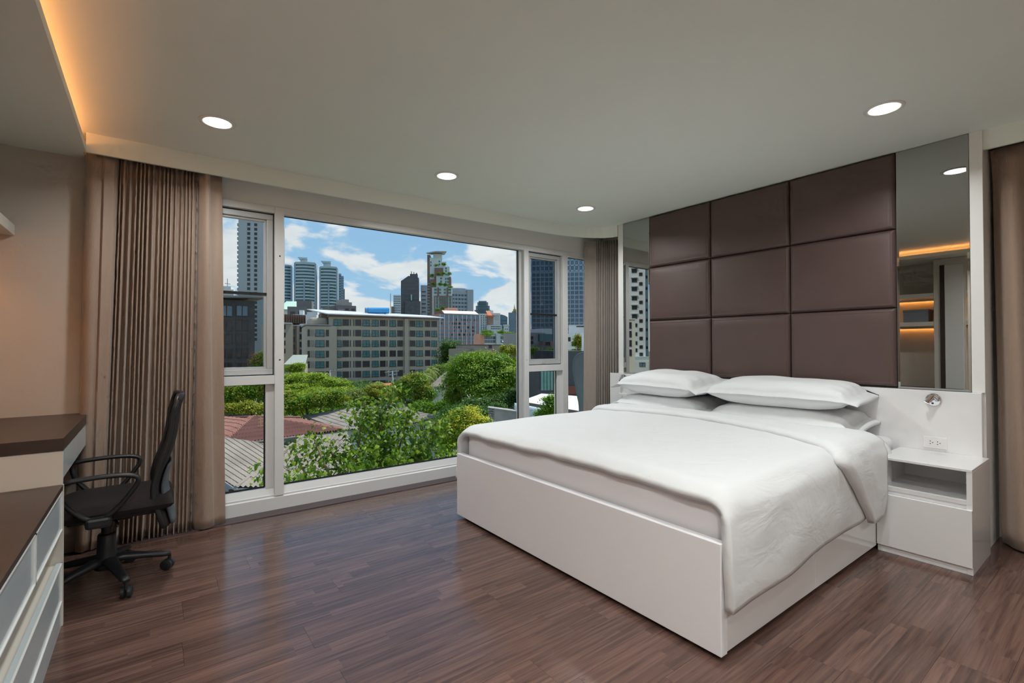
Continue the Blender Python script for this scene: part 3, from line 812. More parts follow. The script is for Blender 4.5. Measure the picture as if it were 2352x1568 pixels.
# wall shelves with lights below (one shows at the left edge, the others in the tall mirror)
SX = -0.648
def shelf(y0, y1, z0, z1, label):
    t = thing('wall_shelf', label, 'shelf', (XL, (y0+y1)/2, z0))
    part('shelf_board', B(XL, SX, y0, y1, z0, z1), M_['cream_panel'], t, bevel=0.002)
    part('light_strip', B(XL+0.012, XL+0.024, y0+0.03, y1-0.03, z0-0.008, z0), M_['led_shelf'], t)
    part('light_cover', B(XL+0.045, XL+0.053, y0, y1, z0-0.030, z0), M_['cream_panel'], t)
shelf(1.86, 4.018, 1.910, 1.972, 'upper thick shelf lit orange from below above the desk')
shelf(1.86, 3.20, 1.512, 1.572, 'lower thick shelf lit orange from below beside the tall cabinet')
shelf(0.35, 1.53, 1.910, 1.972, 'upper orange lit shelf behind the viewer past the tall cabinet')
shelf(0.35, 1.53, 1.512, 1.572, 'lower orange lit shelf behind the viewer past the tall cabinet')
sb = thing('storage_box', 'grey storage box standing on the lower lit shelf', 'box', (-0.8, 2.07, 1.572))
part('box_body', B(-0.93, -0.67, 1.93, 2.21, 1.574, 1.72), M_['storage_grey'], sb, bevel=0.004)
part('box_lid', B(-0.935, -0.665, 1.925, 2.215, 1.72, 1.75), M_['storage_grey'], sb, bevel=0.004)
tcab = thing('tall_cabinet', 'tall white cabinet with a dark wooden edge between the lit shelves', 'cabinet', (-0.82, 1.69, 0.633))
part('cabinet_body', B(XL, SX+0.01, 1.53, 1.86, 0.634, 2.434), M_['cream_panel'], tcab, bevel=0.002)
part('door', B(SX+0.012, SX+0.03, 1.55, 1.74, 0.65, 2.34), M_['trim_white'], tcab, bevel=0.002)
part('dark_jamb', B(SX+0.012, SX+0.035, 1.742, 1.79, 0.65, 2.34), M_['dark_laminate'], tcab, bevel=0.002)

XL = XL_ROOM
# ------------------------------------------------------------------ office chair
hx, hy = -0.188, 3.342
ch = thing('office_chair', 'black mesh office chair with looped armrests pulled up to the desk', 'office chair', (hx, hy, 0))
def catmull(pts, n=6, closed=False):
    P = [Vector(p) for p in pts]; o = []; k = len(P)
    for i in range(k if closed else k-1):
        if closed: p0, p1, p2, p3 = P[i-1], P[i], P[(i+1) % k], P[(i+2) % k]
        else: p0, p1, p2, p3 = P[max(i-1, 0)], P[i], P[i+1], P[min(i+2, k-1)]
        for j in range(n):
            t = j/n
            o.append(0.5*((2*p1)+(p2-p0)*t+(2*p0-5*p1+4*p2-p3)*t*t+(3*p1-p0-3*p2+p3)*t**3))
    if not closed: o.append(P[-1])
    return o
# seat cushion
def seat(sgn):
    def fn(u, v):
        a, b_ = -1+2*u, -1+2*v
        x = -0.148+0.245*math.copysign(abs(a)**0.75, a); y = hy+0.235*math.copysign(abs(b_)**0.75, b_)
        k = (1-abs(a)**6)*(1-abs(b_)**6)
        r_ = (max(0, (1-abs(a)**4))*max(0, (1-abs(b_)**4)))**0.3
        zc = 0.432 + 0.012*(a+1)*0 - 0.02*max(0, -a-0.5)
        return x, y, zc+(0.048*r_ if sgn > 0 else -0.042*r_)-0.012*(1-abs(b_)**2)*(sgn > 0)*0.5
    return fn
mb = MB().grid(seat(1), 28, 28)
mb2 = MB().grid(lambda u, v: seat(-1)(1-u, v), 28, 28)
mb.add(mb2.v, mb2.f)
part('seat', mb, M_['chair_fabric'], ch, smooth=True)
part('seat_pan', B(-0.33, 0.03, hy-0.17, hy+0.17, 0.375, 0.395), M_['chair_plastic'], ch, bevel=0.008)
part('tilt_mechanism', MB().box(hx-0.09, hx+0.11, hy-0.06, hy+0.06, 0.335, 0.378), M_['chair_plastic'], ch, bevel=0.012)
part('height_lever', MB().tube([(hx+0.03, hy-0.05, 0.35), (hx+0.05, hy-0.14, 0.352), (hx+0.05, hy-0.18, 0.345)], 0.006, 8), M_['chair_plastic'], ch, smooth=True)
# backrest
prof = [(0.078, 0.285), (0.060, 0.36), (0.040, 0.43), (0.030, 0.50), (0.042, 0.57), (0.068, 0.65), (0.094, 0.74), (0.108, 0.83), (0.116, 0.91), (0.134, 0.985)]
pc = catmull([(a, 0, b_) for a, b_ in prof], 5)
def back(u, v):
    i = u*(len(pc)-1); k = int(min(i, len(pc)-2)); p = pc[k].lerp(pc[k+1], i-k)
    hwid = 0.215*(1-0.10*u)*min(1, (1-u)*14+0.72)*min(1, u*10+0.6)
    b_ = -1+2*v
    return p.x-0.030*b_*b_*(1 if u < 0.9 else 0.8)+0.006, hy+b_*hwid, p.z
bk = part('back_mesh', MB().grid(back, 40, 16), M_['chair_fabric'], ch, smooth=True, solid=0.012)
def shell(u, v):
    x, y, z = back(0.02+u*0.50, 0.12+0.76*v); return x+0.022+0.012*math.sin(math.pi*v)*math.sin(math.pi*u), y, z
part('back_shell', MB().grid(shell, 20, 12), M_['chair_shell'], ch, smooth=True, solid=0.010)
rim = [back(u/20, 0) for u in range(21)]+[back(1, v/8) for v in range(1, 9)]+[back(u/20, 1) for u in range(19, -1, -1)]+[back(0, v/8) for v in range(7, 0, -1)]
part('back_frame', MB().tube(rim, 0.0125, 8, closed=True), M_['chair_plastic'], ch, smooth=True)
part('back_bracket', MB().tube(catmull([(hx+0.05, hy, 0.352), (0.02, hy, 0.345), (0.075, hy, 0.38), (0.072, hy, 0.47)], 6), 0.02, 10, flat=((0, 1, 0), 1.8, 0.6)), M_['chair_plastic'], ch, smooth=True)
# looped armrests
for sgn in (-1, 1):
    ya = hy+sgn*0.262
    lp = [(-0.352, 0.590), (-0.325, 0.612), (-0.20, 0.620), (-0.09, 0.613), (-0.052, 0.585), (-0.085, 0.520), (-0.145, 0.445), (-0.205, 0.408), (-0.262, 0.430), (-0.330, 0.510)]
    P = catmull([(a, ya-sgn*0.020*max(0, (0.6-b_)/0.19), b_) for a, b_ in lp], 6, closed=True)
    part('armrest', MB().tube(P, 0.0145, 10, closed=True, flat=((0, 1, 0), 1.25, 0.8)), M_['chair_plastic'], ch, smooth=True)
    part('arm_mount', MB().box(-0.255, -0.155, min(ya, ya-sgn*0.05)-0.012, max(ya, ya-sgn*0.05)+0.012, 0.372, 0.425), M_['chair_plastic'], ch, bevel=0.014)
# column and base
part('gas_column', MB().lathe([(0.030, 0.30), (0.030, 0.345)], 24, (hx, hy, 0)).lathe([(0.024, 0.22), (0.024, 0.30)], 24, (hx, hy, 0)), M_['chair_plastic'], ch, smooth=False)
part('column_cover', MB().lathe([(0.052, 0.088), (0.046, 0.11), (0.041, 0.20), (0.039, 0.262), (0.034, 0.268)], 28, (hx, hy, 0)), M_['chair_plastic'], ch, smooth=True)
for k in range(5):
    a = R(5.0+72*k-4); dx_, dy_ = math.cos(a), math.sin(a)
    def q(r_, z): return (hx+dx_*r_, hy+dy_*r_, z)
    part('base_leg', MB().tube([q(0.02, 0.125), q(0.07, 0.128), q(0.16, 0.112), q(0.24, 0.094), q(0.275, 0.088)], [0.032, 0.03, 0.024, 0.020, 0.016], 10, flat=((0, 0, 1), 0.75, 1.05)), M_['chair_plastic'], ch, smooth=True)
    cx_, cy_ = hx+dx_*0.272, hy+dy_*0.272
    ca = a+R(60 if k in (0, 4) else 200)
    ex, ey = math.cos(ca), math.sin(ca)
    cst = part('caster', MB().lathe([(0.008, 0.045), (0.008, 0.085)], 10, (cx_, cy_, 0)), M_['chair_plastic'], ch)
    ox, oy = cx_-ey*0.012, cy_+ex*0.012
    for s2 in (-1, 1):
        w = MB().tube([(ox+ex*s2*0.004, oy+ey*s2*0.004, 0.0295), (ox+ex*s2*0.007, oy+ey*s2*0.007, 0.0295), (ox+ex*s2*0.020, oy+ey*s2*0.020, 0.0295), (ox+ex*s2*0.024, oy+ey*s2*0.024, 0.0295)], [0.023, 0.0295, 0.029, 0.016], 20)
        part('wheel', w, M_['chair_plastic'], cst, smooth=False)
    hood = MB().tube([(ox-ex*0.012, oy-ey*0.012, 0.046), (ox+ex*0.012, oy+ey*0.012, 0.046)], 0.0165, 14)
    part('caster_hood', hood, M_['chair_plastic'], cst, smooth=False)

# ================================================================== THE CITY OUTSIDE
pbr('ground_mix', (0.16, 0.17, 0.12), 0.9, var=0.5, vscale=0.05)
struct('ground', B(-900, 2600, 4.6, 2600, GZ-1, GZ), M_['ground_mix'], label='street level ground far below the window', cat='ground')

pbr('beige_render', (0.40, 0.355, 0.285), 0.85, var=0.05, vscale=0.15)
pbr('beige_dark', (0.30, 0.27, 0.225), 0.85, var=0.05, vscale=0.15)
pbr('metal_roof', (0.58, 0.60, 0.63), 0.5, var=0.05, vscale=0.3)
pbr('wood_soffit', (0.20, 0.13, 0.10), 0.7, var=0.1)
pbr('win_frame_dark', (0.045, 0.042, 0.042), 0.5, var=0.1)
pbr('win_teal', (0.06, 0.19, 0.19), 0.12, var=0.35, vscale=0.25)
pbr('win_dark', (0.032, 0.030, 0.036), 0.2, var=0.3, vscale=0.4)
pbr('slot_dark', (0.06, 0.055, 0.05), 0.6, var=0.1)
pbr('concrete', (0.33, 0.32, 0.31), 0.85, var=0.1, vscale=0.2)
pbr('concrete_dark', (0.17, 0.165, 0.165), 0.85, var=0.1, vscale=0.2)
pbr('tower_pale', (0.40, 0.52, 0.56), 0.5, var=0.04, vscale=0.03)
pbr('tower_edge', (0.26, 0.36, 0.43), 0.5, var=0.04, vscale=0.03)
pbr('tower_glass', (0.035, 0.10, 0.12), 0.2, var=0.3, vscale=0.12)
pbr('slab_tower', (0.36, 0.40, 0.41), 0.75, var=0.04, vscale=0.05)
pbr('net_dark', (0.105, 0.11, 0.12), 0.95, var=0.22, vscale=0.35)
pbr('pale_block', (0.36, 0.39, 0.43), 0.7, var=0.04)
pbr('brick_red', (0.25, 0.155, 0.125), 0.85, var=0.08, vscale=0.3)
pbr('condo_white', (0.56, 0.62, 0.62), 0.7, var=0.04)
pbr('grey_office', (0.33, 0.36, 0.40), 0.7, var=0.04)
pbr('pink_render', (0.44, 0.25, 0.215), 0.8, var=0.05, vscale=0.2)
pbr('pink_bright', (0.72, 0.36, 0.26), 0.8, var=0.05)
pbr('blue_glass', (0.16, 0.24, 0.31), 0.15, var=0.2, vscale=0.3)
pbr('cream_roof', (0.78, 0.72, 0.62), 0.7, var=0.04)
pbr('orange_trim', (0.72, 0.23, 0.10), 0.8, var=0.05)
pbr('mint', (0.42, 0.62, 0.52), 0.7, var=0.05)
pbr('tank_blue', (0.05, 0.30, 0.62), 0.35, var=0.06)
pbr('gold', (0.55, 0.42, 0.16), 0.4, var=0.1)
pbr('house_white', (0.72, 0.73, 0.72), 0.7, var=0.06, vscale=0.5)
pbr('house_mint', (0.56, 0.62, 0.57), 0.7, var=0.06)
pbr('roof_grey', (0.235, 0.21, 0.18), 0.9, var=0.22, vscale=0.8, detail=8)
pbr('roof_red', (0.24, 0.105, 0.078), 0.85, var=0.18, vscale=0.7, detail=8)
pbr('roof_orange', (0.66, 0.20, 0.08), 0.8, var=0.1)
pbr('roof_green', (0.29, 0.33, 0.29), 0.9, var=0.12, vscale=3, detail=8)
pbr('flat_white', (0.74, 0.73, 0.69), 0.7, var=0.05, vscale=0.3)
pbr('canopy_aqua', (0.50, 0.60, 0.60), 0.4, var=0.05)
pbr('stained_concrete', (0.28, 0.27, 0.25), 0.9, var=0.5, vscale=0.7, detail=8)
pbr('dark_cladding', (0.06, 0.065, 0.07), 0.7, var=0.15)
pbr('reflection_dark', (0.055, 0.062, 0.066), 0.6, var=0.15, vscale=0.5)  # dark tone of a reflection in the sash glass
pbr('red_frame', (0.20, 0.05, 0.035), 0.6, var=0.1)
pbr('teal_shutter', (0.14, 0.30, 0.25), 0.5, var=0.15)
pbr('grey_green_panel', (0.12, 0.155, 0.155), 0.5, var=0.05)
pbr('bark', (0.10, 0.075, 0.055), 0.95, var=0.3, vscale=6)
pbr('twig', (0.23, 0.15, 0.10), 0.8, var=0.2, vscale=6)
pbr('pole_grey', (0.30, 0.31, 0.32), 0.8, var=0.1)
pbr('glass_tower', (0.10, 0.17, 0.23), 0.12, var=0.25, vscale=0.15)
pbr('glass_rib', (0.32, 0.42, 0.48), 0.4, var=0.04)

class Bld:
    """a building whose front runs between two sight lines; local x along the front, y away from the viewer"""
    def __init__(s, name, label, pxL, pxR, dL, dR, cat='building', fn=at, group=None):
        if dL == dR:      # turn the front most of the way square to the sight line
            th = math.atan(((pxL+pxR)/2-1176)/FPX)*0.75
            k0, k1 = (pxL-1176)/FPX, (pxR-1176)/FPX
            dR = dL*(math.cos(th)+k0*math.sin(th))/(math.cos(th)+k1*math.sin(th))
        a, b = fn(pxL, 790, dL), fn(pxR, 790, dR)
        s.A = np.array([a[0], a[1]]); Bp = np.array([b[0], b[1]]); s.w = float(np.linalg.norm(Bp-s.A)); s.ex = (Bp-s.A)/s.w
        s.flip = fn is at_mirror
        nrm = np.array([-s.ex[1], s.ex[0]])
        s.ey = nrm; s.fn = fn; s.dm = (dL+dR)/2; s.pL, s.dL, s.pR, s.dR = pxL, dL, pxR, dR
        s.o = thing(name, label, cat, (s.A[0], s.A[1], GZ), math.atan2(s.ex[1], s.ex[0]), group)
        s.eye = EYE[:2].copy()
        if s.flip: s.eye = np.array([2*MIRX, 0.0])
    def u(s, px, y=0.0):
        r_ = ray(px, 790)[:2].copy()
        if s.flip: r_[0] *= -1
        # eye + t r = A + u ex + y ey
        m = np.array([[r_[0], -s.ex[0]], [r_[1], -s.ex[1]]]); rhs = s.A+s.ey*y-s.eye
        t, u = np.linalg.solve(m, rhs); s.t = t; return float(u)
    def z(s, px, py, y=0.0):
        s.u(px, y); return float(EYE[2]+ray(px, py)[2]*s.t-GZ)
    def box(s, nm, u0, u1, y0, y1, z0, z1, mat, parent=None, **kw):
        return B(u0, u1, y0, y1, z0, z1).build(nm, M_[mat], parent or s.o, local=True, **kw)
    def mb(s, nm, mb, mats, parent=None, **kw):
        return mb.build(nm, [M_[k] for k in mats] if isinstance(mats, (list, tuple)) else M_[mats], parent or s.o, local=True, **kw)

WC = {}
def winmesh(w, h, style):
    k = (round(w, 1), round(h, 1), style)
    if k in WC: return WC[k]
    mb = MB(); w, h = k[0], k[1]; f = min(0.09, w*0.12)
    glass = {'teal': 'win_teal', 'dark': 'win_dark', 'slot': 'slot_dark', 'blue': 'blue_glass'}[style]
    if style == 'slot':
        mb.box(-w/2, w/2, -0.03, 0.10, -h/2, h/2, 0); mats = [M_['slot_dark']]
    else:
        mb.box(-w/2, w/2, -0.02, 0.05, -h/2, h/2, 1)
        for a in ((-w/2, w/2, -h/2, -h/2+f), (-w/2, w/2, h/2-f, h/2), (-w/2, -w/2+f, -h/2, h/2), (w/2-f, w/2, -h/2, h/2), (-f/2, f/2, -h/2, h/2)):
            mb.box(a[0], a[1], -0.09, -0.02, a[2], a[3], 0)
        if style == 'teal':   # low guard rail
            mb.box(-w/2-0.12, w/2+0.12, -0.24, -0.20, -h/2+0.42*h, -h/2+0.46*h, 0)
            mb.box(-w/2-0.12, w/2+0.12, -0.24, -0.10, -h/2-0.08, -h/2, 0)
            for sx in (-w/2-0.12, w/2+0.08): mb.box(sx, sx+0.04, -0.24, -0.20, -h/2, -h/2+0.45*h, 0)
        mats = [M_['win_frame_dark'], M_[glass]]
    WC[k] = mesh_of(mb, 'window', mats); return WC[k]
def put_window(b, u, z, w, h, style, y=0.0): inst('window', winmesh(w, h, style), b.o, (u, y, z))
def win_grid(b, nm, u0, u1, nu, z0, z1, nz, fw, fh, mat, y=0.0, proud=0.06, skip=None):
    mb = MB(); du, dz = (u1-u0)/nu, (z1-z0)/nz
    for i in range(nu):
        for j in range(nz):
            if skip and skip(i, j): continue
            cu, cz = u0+(i+.5)*du, z0+(j+.5)*dz
            mb.box(cu-du*fw/2, cu+du*fw/2, y-proud, y+0.02, cz-dz*fh/2, cz+dz*fh/2)
    return b.mb(nm, mb, mat, kind='stuff')

# ---- main beige apartment block
b = Bld('apartment_block', 'beige apartment block with rows of teal and dark windows and a pale flat roof', 700, 1006.5, 137.5, 155.5)
zt = b.z(850, 728.5); zl = b.z(735, 747.5)
uw = b.u(757)
b.box('wall', uw, b.w, 0, 15, 0, zt, 'beige_render')
b.box('wall', 0, uw+2, -1.2, 14, 0, zl, 'beige_render', bevel=0.6)
b.box('parapet', -0.15, uw+0.1, -1.4, 14, zl, zl+0.3, 'concrete')
b.box('stair_tower', b.u(712), uw, 3.2, 13, zl, b.z(735, 729, 3), 'beige_render', bevel=0.8)
b.box('bay', b.u(928), b.u(937), -0.9, 0.3, 0, zt-0.2, 'beige_render')
zr = b.z(1006, 727.5)
roof = MB().add([(b.u(718, 8)-1, 17, zt+3.2), (b.w+1.2, 17, zt+2.2), (b.w+1.6, -1.8, zt+0.35), (b.u(755)-0.5, -1.8, zt+0.75),
                 (b.u(718, 8)-1, 17, zt+2.95), (b.w+1.2, 17, zt+1.95), (b.w+1.6, -1.8, zt+0.05), (b.u(755)-0.5, -1.8, zt+0.45)],
                [(0, 3, 2, 1), (4, 5, 6, 7), (0, 1, 5, 4), (1, 2, 6, 5), (2, 3, 7, 6), (3, 0, 4, 7)])
b.mb('roof', roof, 'metal_roof')
b.box('roof_fascia', uw-0.3, b.w+0.4, -0.4, 13, zt-0.1, zt+0.5, 'wood_soffit')
b.box('roof_room', b.u(738, 4), uw+1, 4, 13, zl, zt+1.2, 'wood_soffit')
rows = [740, 764.3, 788.7, 813, 837, 860.5, 884]
cols = [(775.2, 17, 'teal'), (794, 13.6, 'dark'), (804.8, 2.2, 'slot'), (812.6, 2.0, 'slot'), (822.7, 13, 'dark'), (841, 15.4, 'teal'), (861.8, 15, 'teal'), (879.2, 12.5, 'dark'),
        (888.8, 2, 'slot'), (902, 14, 'teal'), (919, 12, 'dark'), (928.2, 1.6, 'slot'), (938.6, 1.6, 'slot'), (947.7, 12, 'dark'), (963.6, 15, 'teal'), (982, 12, 'dark'), (997.2, 12.5, 'teal')]
wr = random.Random(3)
for r_, py in enumerate(rows):
    z = b.z(775, py)
    for px, wpx, st in cols:
        u = b.u(px); w_ = wpx*b.t/FPX*1.02
        s_ = st
        if st == 'teal' and wr.random() < 0.14: s_ = 'dark'
        put_window(b, u, z, w_, 1.95 if st != 'slot' else 1.9, s_, -0.9 if False else 0.0)
    if r_ > 0:
        z = b.z(735, py, -1.2)
        put_window(b, b.u(734.8, -1.2), z, 2.35, 1.9, 'teal', -1.2); put_window(b, b.u(751.9, -1.2), z, 0.75, 1.9, 'dark', -1.2)
        put_window(b, b.u(709, -1.2), z, 0.55, 1.9, 'dark', -1.2)
        for px in (714.3, 717.2, 720.5): put_window(b, b.u(px, -1.2), z, 0.14, 1.9, 'slot', -1.2)
def tank(px0, px1, py, d, label):
    p, q = at(px0, py, d), at(px1, py, d+2)
    r_ = 0.95
    t = thing('water_tank', label, 'water tank', (p[0], p[1], p[2]-r_), group='blue roof tanks')
    part('tank_body', MB().tube([p, q], r_, 20), M_['tank_blue'], t, smooth=False)
    part('tank_end', MB().tube([p-(q-p)*0.03, p+(q-p)*0.005], r_*1.03, 20), M_['concrete_dark'], t)
    part('saddle', MB().tube([p*0.8+q*0.2-np.array([0, 0, r_]), p*0.8+q*0.2-np.array([0, 0, r_+0.9])], 0.25, 6).tube([p*0.2+q*0.8-np.array([0, 0, r_]), p*0.2+q*0.8-np.array([0, 0, r_+0.9])], 0.25, 6), M_['concrete_dark'], t)
tank(846, 894, 713, 152, 'front blue water tank on the apartment roof'); tank(839.5, 887, 713.2, 155, 'rear blue water tank half hidden on the apartment roof')
MB().tube([at(897, 722, 160), at(897, 674, 160)], 0.12, 6).build('antenna_mast', M_['pole_grey'], label='thin antenna mast beside the blue roof tanks', cat='antenna')

# ---- wing of the complex at the left
b = Bld('apartment_wing', 'darker beige apartment wing behind the corner of the main block', 640, 706, 158, 166)
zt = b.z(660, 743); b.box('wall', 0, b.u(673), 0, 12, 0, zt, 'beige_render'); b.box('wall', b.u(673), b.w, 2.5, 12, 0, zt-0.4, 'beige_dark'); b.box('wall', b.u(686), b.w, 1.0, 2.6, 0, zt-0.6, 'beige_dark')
b.box('roof_slab', -0.5, b.u(669)+0.2, -0.4, 4, zt, zt+0.3, 'metal_roof')
sl = MB()
for k in range(13): sl.box(2.5+k*0.62, 2.5+k*0.62+0.16, 1.2, 6, zt+0.3, zt+3.2)
b.mb('louvre_screen', sl, 'wood_soffit', kind='stuff'); b.box('louvre_back', 1.2, b.w, 5, 8, zt, zt+3.3, 'win_frame_dark')
for py in (761, 779, 797, 815):
    z = b.z(676, py); put_window(b, b.u(675.5, 2.5)+0.2, z, 1.5, 1.6, 'blue', 2.5); put_window(b, b.u(694, 1), z+0.9, 1.9, 1.9, 'dark', 1.0); put_window(b, b.u(654), z+1.4, 0.4, 1.6, 'dark', 0)
# ---- small house with a speckled green roof
b = Bld('small_house', 'small beige house with speckled grey green roof below the apartment wing', 652, 700, 118, 118)
zt = b.z(670, 838); b.box('wall', 0, b.w, 0, 8, 0, zt, 'beige_render')
b.mb('roof', MB().slab([(0, -0.6, zt), (b.w+0.2, -0.6, zt), (b.w+0.2, 6, zt+2.2), (1.4, 6, zt+2.2)], (0, 0, 0.2)), 'roof_green')
# ---- mint roofed block and grey blocks behind
b = Bld('mint_roof_block', 'pale block with a mint green roof left of the twin towers', 645, 688, 250, 250)
zt = b.z(665, 712); b.box('wall', 0, b.w, 0, 14, 0, zt, 'cream_roof')
b.mb('roof', MB().slab([(-0.5, -1, zt), (b.w, -1, zt), (b.w-2, 9, zt+5), (1.5, 9, zt+5)], (0, 0, 0.4)), 'mint')
b = Bld('grey_block', 'grey concrete block with dark openings in front of the twin towers', 660, 715, 215, 215)
zt = b.z(680, 704); b.box('wall', 0, b.u(703), 0, 14, 0, zt, 'concrete_dark'); b.box('roof_box', b.u(680), b.w, 2, 14, 0, b.z(700, 690, 2), 'concrete_dark')
win_grid(b, 'window_row', 0.5, b.u(700), 2, zt-12, zt-1, 3, 0.6, 0.35, 'win_dark')
b = Bld('rooftop_terrace_house', 'low white house top with a water box before the grey block', 672, 727, 180, 180)
zt = b.z(690, 722); b.box('wall', 0, b.w, 0, 10, 0, zt, 'house_white'); b.box('water_box', b.u(686), b.u(696), 2, 5, zt, b.z(690, 712, 2), 'condo_white'); b.box('railing', b.u(705), b.w, 0, 0.2, zt, zt+1.0, 'house_white')

# ---- twin towers
def round_tower(pl, pr, top, d, label, bay=None, crown=None):
    b = Bld('striped_tower', label, pl, pr, d, d, 'tower', group='blue green striped residential towers')
    zt = b.z((pl+pr)/2, top); n = 14
    bow = b.w*0.16
    front = [(b.w*i/n, -bow*math.sin(math.pi*i/n)) for i in range(n+1)]
    poly = front+[(b.w, b.w*0.8), (0, b.w*0.8)]
    b.mb('tower_core', MB().prism([(x, y+0.8) for x, y in poly], 0, zt), 'tower_glass')
    sl = MB(); fl = 5.2; k = 0
    while k*fl < zt-1:
        for i in range(n):
            (x0, y0), (x1, y1) = front[i], front[i+1]
            sl.slab([(x0, y0, k*fl), (x1, y1, k*fl), (x1, y1+1.2, k*fl), (x0, y0+1.2, k*fl)], (0, 0, 2.5))
        k += 1
    b.mb('balcony_bands', sl, 'tower_pale', kind='stuff')
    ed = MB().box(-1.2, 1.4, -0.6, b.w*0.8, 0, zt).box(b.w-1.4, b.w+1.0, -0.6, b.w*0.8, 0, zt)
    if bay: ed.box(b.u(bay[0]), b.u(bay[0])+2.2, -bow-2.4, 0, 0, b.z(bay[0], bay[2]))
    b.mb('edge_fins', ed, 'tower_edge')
    if bay: 
        bm = MB(); zb = b.z(bay[0], bay[2]); k = 0
        while k*fl < zb-3: bm.box(b.u(bay[0])+2.2, b.u(bay[1]), -bow-2.0, 0, k*fl, k*fl+2.4); k += 1
        b.mb('bay_bands', bm, 'tower_pale', kind='stuff')
    b.mb('roof_edge', MB().prism([(x, y-0.5) for x, y in front]+[(b.w, b.w*.8), (0, b.w*.8)], zt, zt+1.6), 'tower_pale')
    if crown:
        u0, u1 = b.u(crown[0]), b.u(crown[1]); zc = b.z(crown[0], crown[2])
        b.mb('crown', MB().box(u0+1.5, u1, 3, 14, zt, zc-2).box(u0+1.5, u0+4, 1, 14, zc-4, zc).add([(u0-2.5, 0, zc), (u1, 0, zc), (u1, 14, zc), (u0-2.5, 14, zc), (u0-0.5, 0, zc-2.5), (u1, 0, zc-2.5), (u1, 14, zc-2.5), (u0-0.5, 14, zc-2.5)], [(0, 1, 2, 3), (7, 6, 5, 4), (0, 4, 5, 1), (1, 5, 6, 2), (2, 6, 7, 3), (3, 7, 4, 0)]), 'tower_pale')
    return b
round_tower(640, 669.5, 610, 800, 'partly hidden striped tower at the left end of the row')
round_tower(677, 724.5, 604, 780, 'striped blue green tower with a bay and winged crown in the middle', (698, 711.5, 644), (687, 706, 590))
round_tower(735, 774, 614, 790, 'striped blue green tower with stepped right side', (754, 766.5, 650), (740, 760, 598.5))
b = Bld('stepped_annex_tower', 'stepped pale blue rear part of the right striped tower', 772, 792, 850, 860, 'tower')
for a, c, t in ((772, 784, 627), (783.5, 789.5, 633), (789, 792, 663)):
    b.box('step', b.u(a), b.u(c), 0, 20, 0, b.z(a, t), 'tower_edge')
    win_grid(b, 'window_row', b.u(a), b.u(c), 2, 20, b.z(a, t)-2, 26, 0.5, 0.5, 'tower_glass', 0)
# ---- low grey building
b = Bld('terraced_grey_building', 'dark grey stepped concrete building right of the striped towers', 757, 818, 290, 300)
z1 = b.z(780, 704); b.box('wall', 0, b.u(776), 1, 14, 0, z1, 'concrete_dark'); b.box('wall', b.u(772), b.w, 0, 14, 0, b.z(790, 701), 'concrete_dark')
b.box('roof_room', b.u(787), b.u(804), 2, 12, 0, b.z(790, 687, 2), 'concrete'); b.box('roof_room', b.u(803), b.u(811), 2, 10, 0, b.z(805, 694, 2), 'concrete')
mbb = MB()
for k in range(3): mbb.box(b.u(776), b.u(789), -1.2, 0, z1-3-k*3.4, z1-1.6-k*3.4)
b.mb('balcony', mbb, 'concrete'); win_grid(b, 'window_row', b.u(790), b.w, 2, z1-9, z1, 3, 0.55, 0.4, 'win_dark')
# ---- towers right of the tanks
b = Bld('small_pale_tower', 'small pale blue glass tower left of the netted tower', 903.5, 921, 690, 690, 'tower')
zt = b.z(910, 677); b.box('wall', 0, b.w, 0, 14, 0, zt, 'condo_white'); win_grid(b, 'window_grid', 0.6, b.w-0.6, 5, zt-30, zt-1, 9, 0.62, 0.5, 'tower_glass'); b.box('low_wing', b.u(899), 1, -4, 6, 0, b.z(902, 704), 'concrete_dark')
b = Bld('netted_tower', 'dark tower wrapped in construction netting', 921, 962, 505, 505, 'tower')
zt = b.z(940, 637)
b.mb('wall', MB().add([(0, 0, 0), (b.w, 0, 0), (b.w, 16, 0), (0, 16, 0), (0, 0, b.z(921, 645)), (b.w*.42, 0, b.z(935, 633)), (b.w, 0, zt), (b.w, 16, zt), (b.w*.42, 16, b.z(935, 633)), (0, 16, b.z(921, 645))],
    [(3, 2, 1, 0), (0, 1, 6, 5, 4), (1, 2, 7, 6), (2, 3, 9, 8, 7), (3, 0, 4, 9), (4, 5, 8, 9), (5, 6, 7, 8)]), 'net_dark')
b.mb('top_rig', MB().box(b.w*.50, b.w*.93, 2, 12, zt, zt+4.2).box(b.w*.56, b.w*.60, 3, 4, zt+4, zt+7).box(b.w*.7, b.w*.74, 3, 4, zt+4, zt+6.4).box(b.w*.84, b.w*.90, 3, 4, zt+4, zt+5.5), 'net_dark')
b.box('lower_block', b.u(931), b.u(966), -6, 4, 0, b.z(940, 692), 'net_dark'); b.box('green_hoist', b.u(944), b.u(946.5), -1.2, 0, b.z(945, 690), b.z(945, 676), 'mint')
fl = MB()
for k in range(14): fl.box(-0.2, b.w+0.2, -0.25, 0.2, zt-8-k*4.6, zt-7.6-k*4.6)
b.mb('floor_edges', fl, 'concrete_dark', kind='stuff')
b = Bld('pale_slab_block', 'pale blue grey slab block with slit windows beside the terraced condominium', 966.5, 982, 520, 520)
zt = b.z(972, 654.5); b.box('wall', 0, b.w, 0, 16, 0, zt, 'pale_block'); win_grid(b, 'window_row', b.w*0.15, b.w*0.75, 1, 12, zt-5, 14, 1.0, 0.28, 'win_dark')
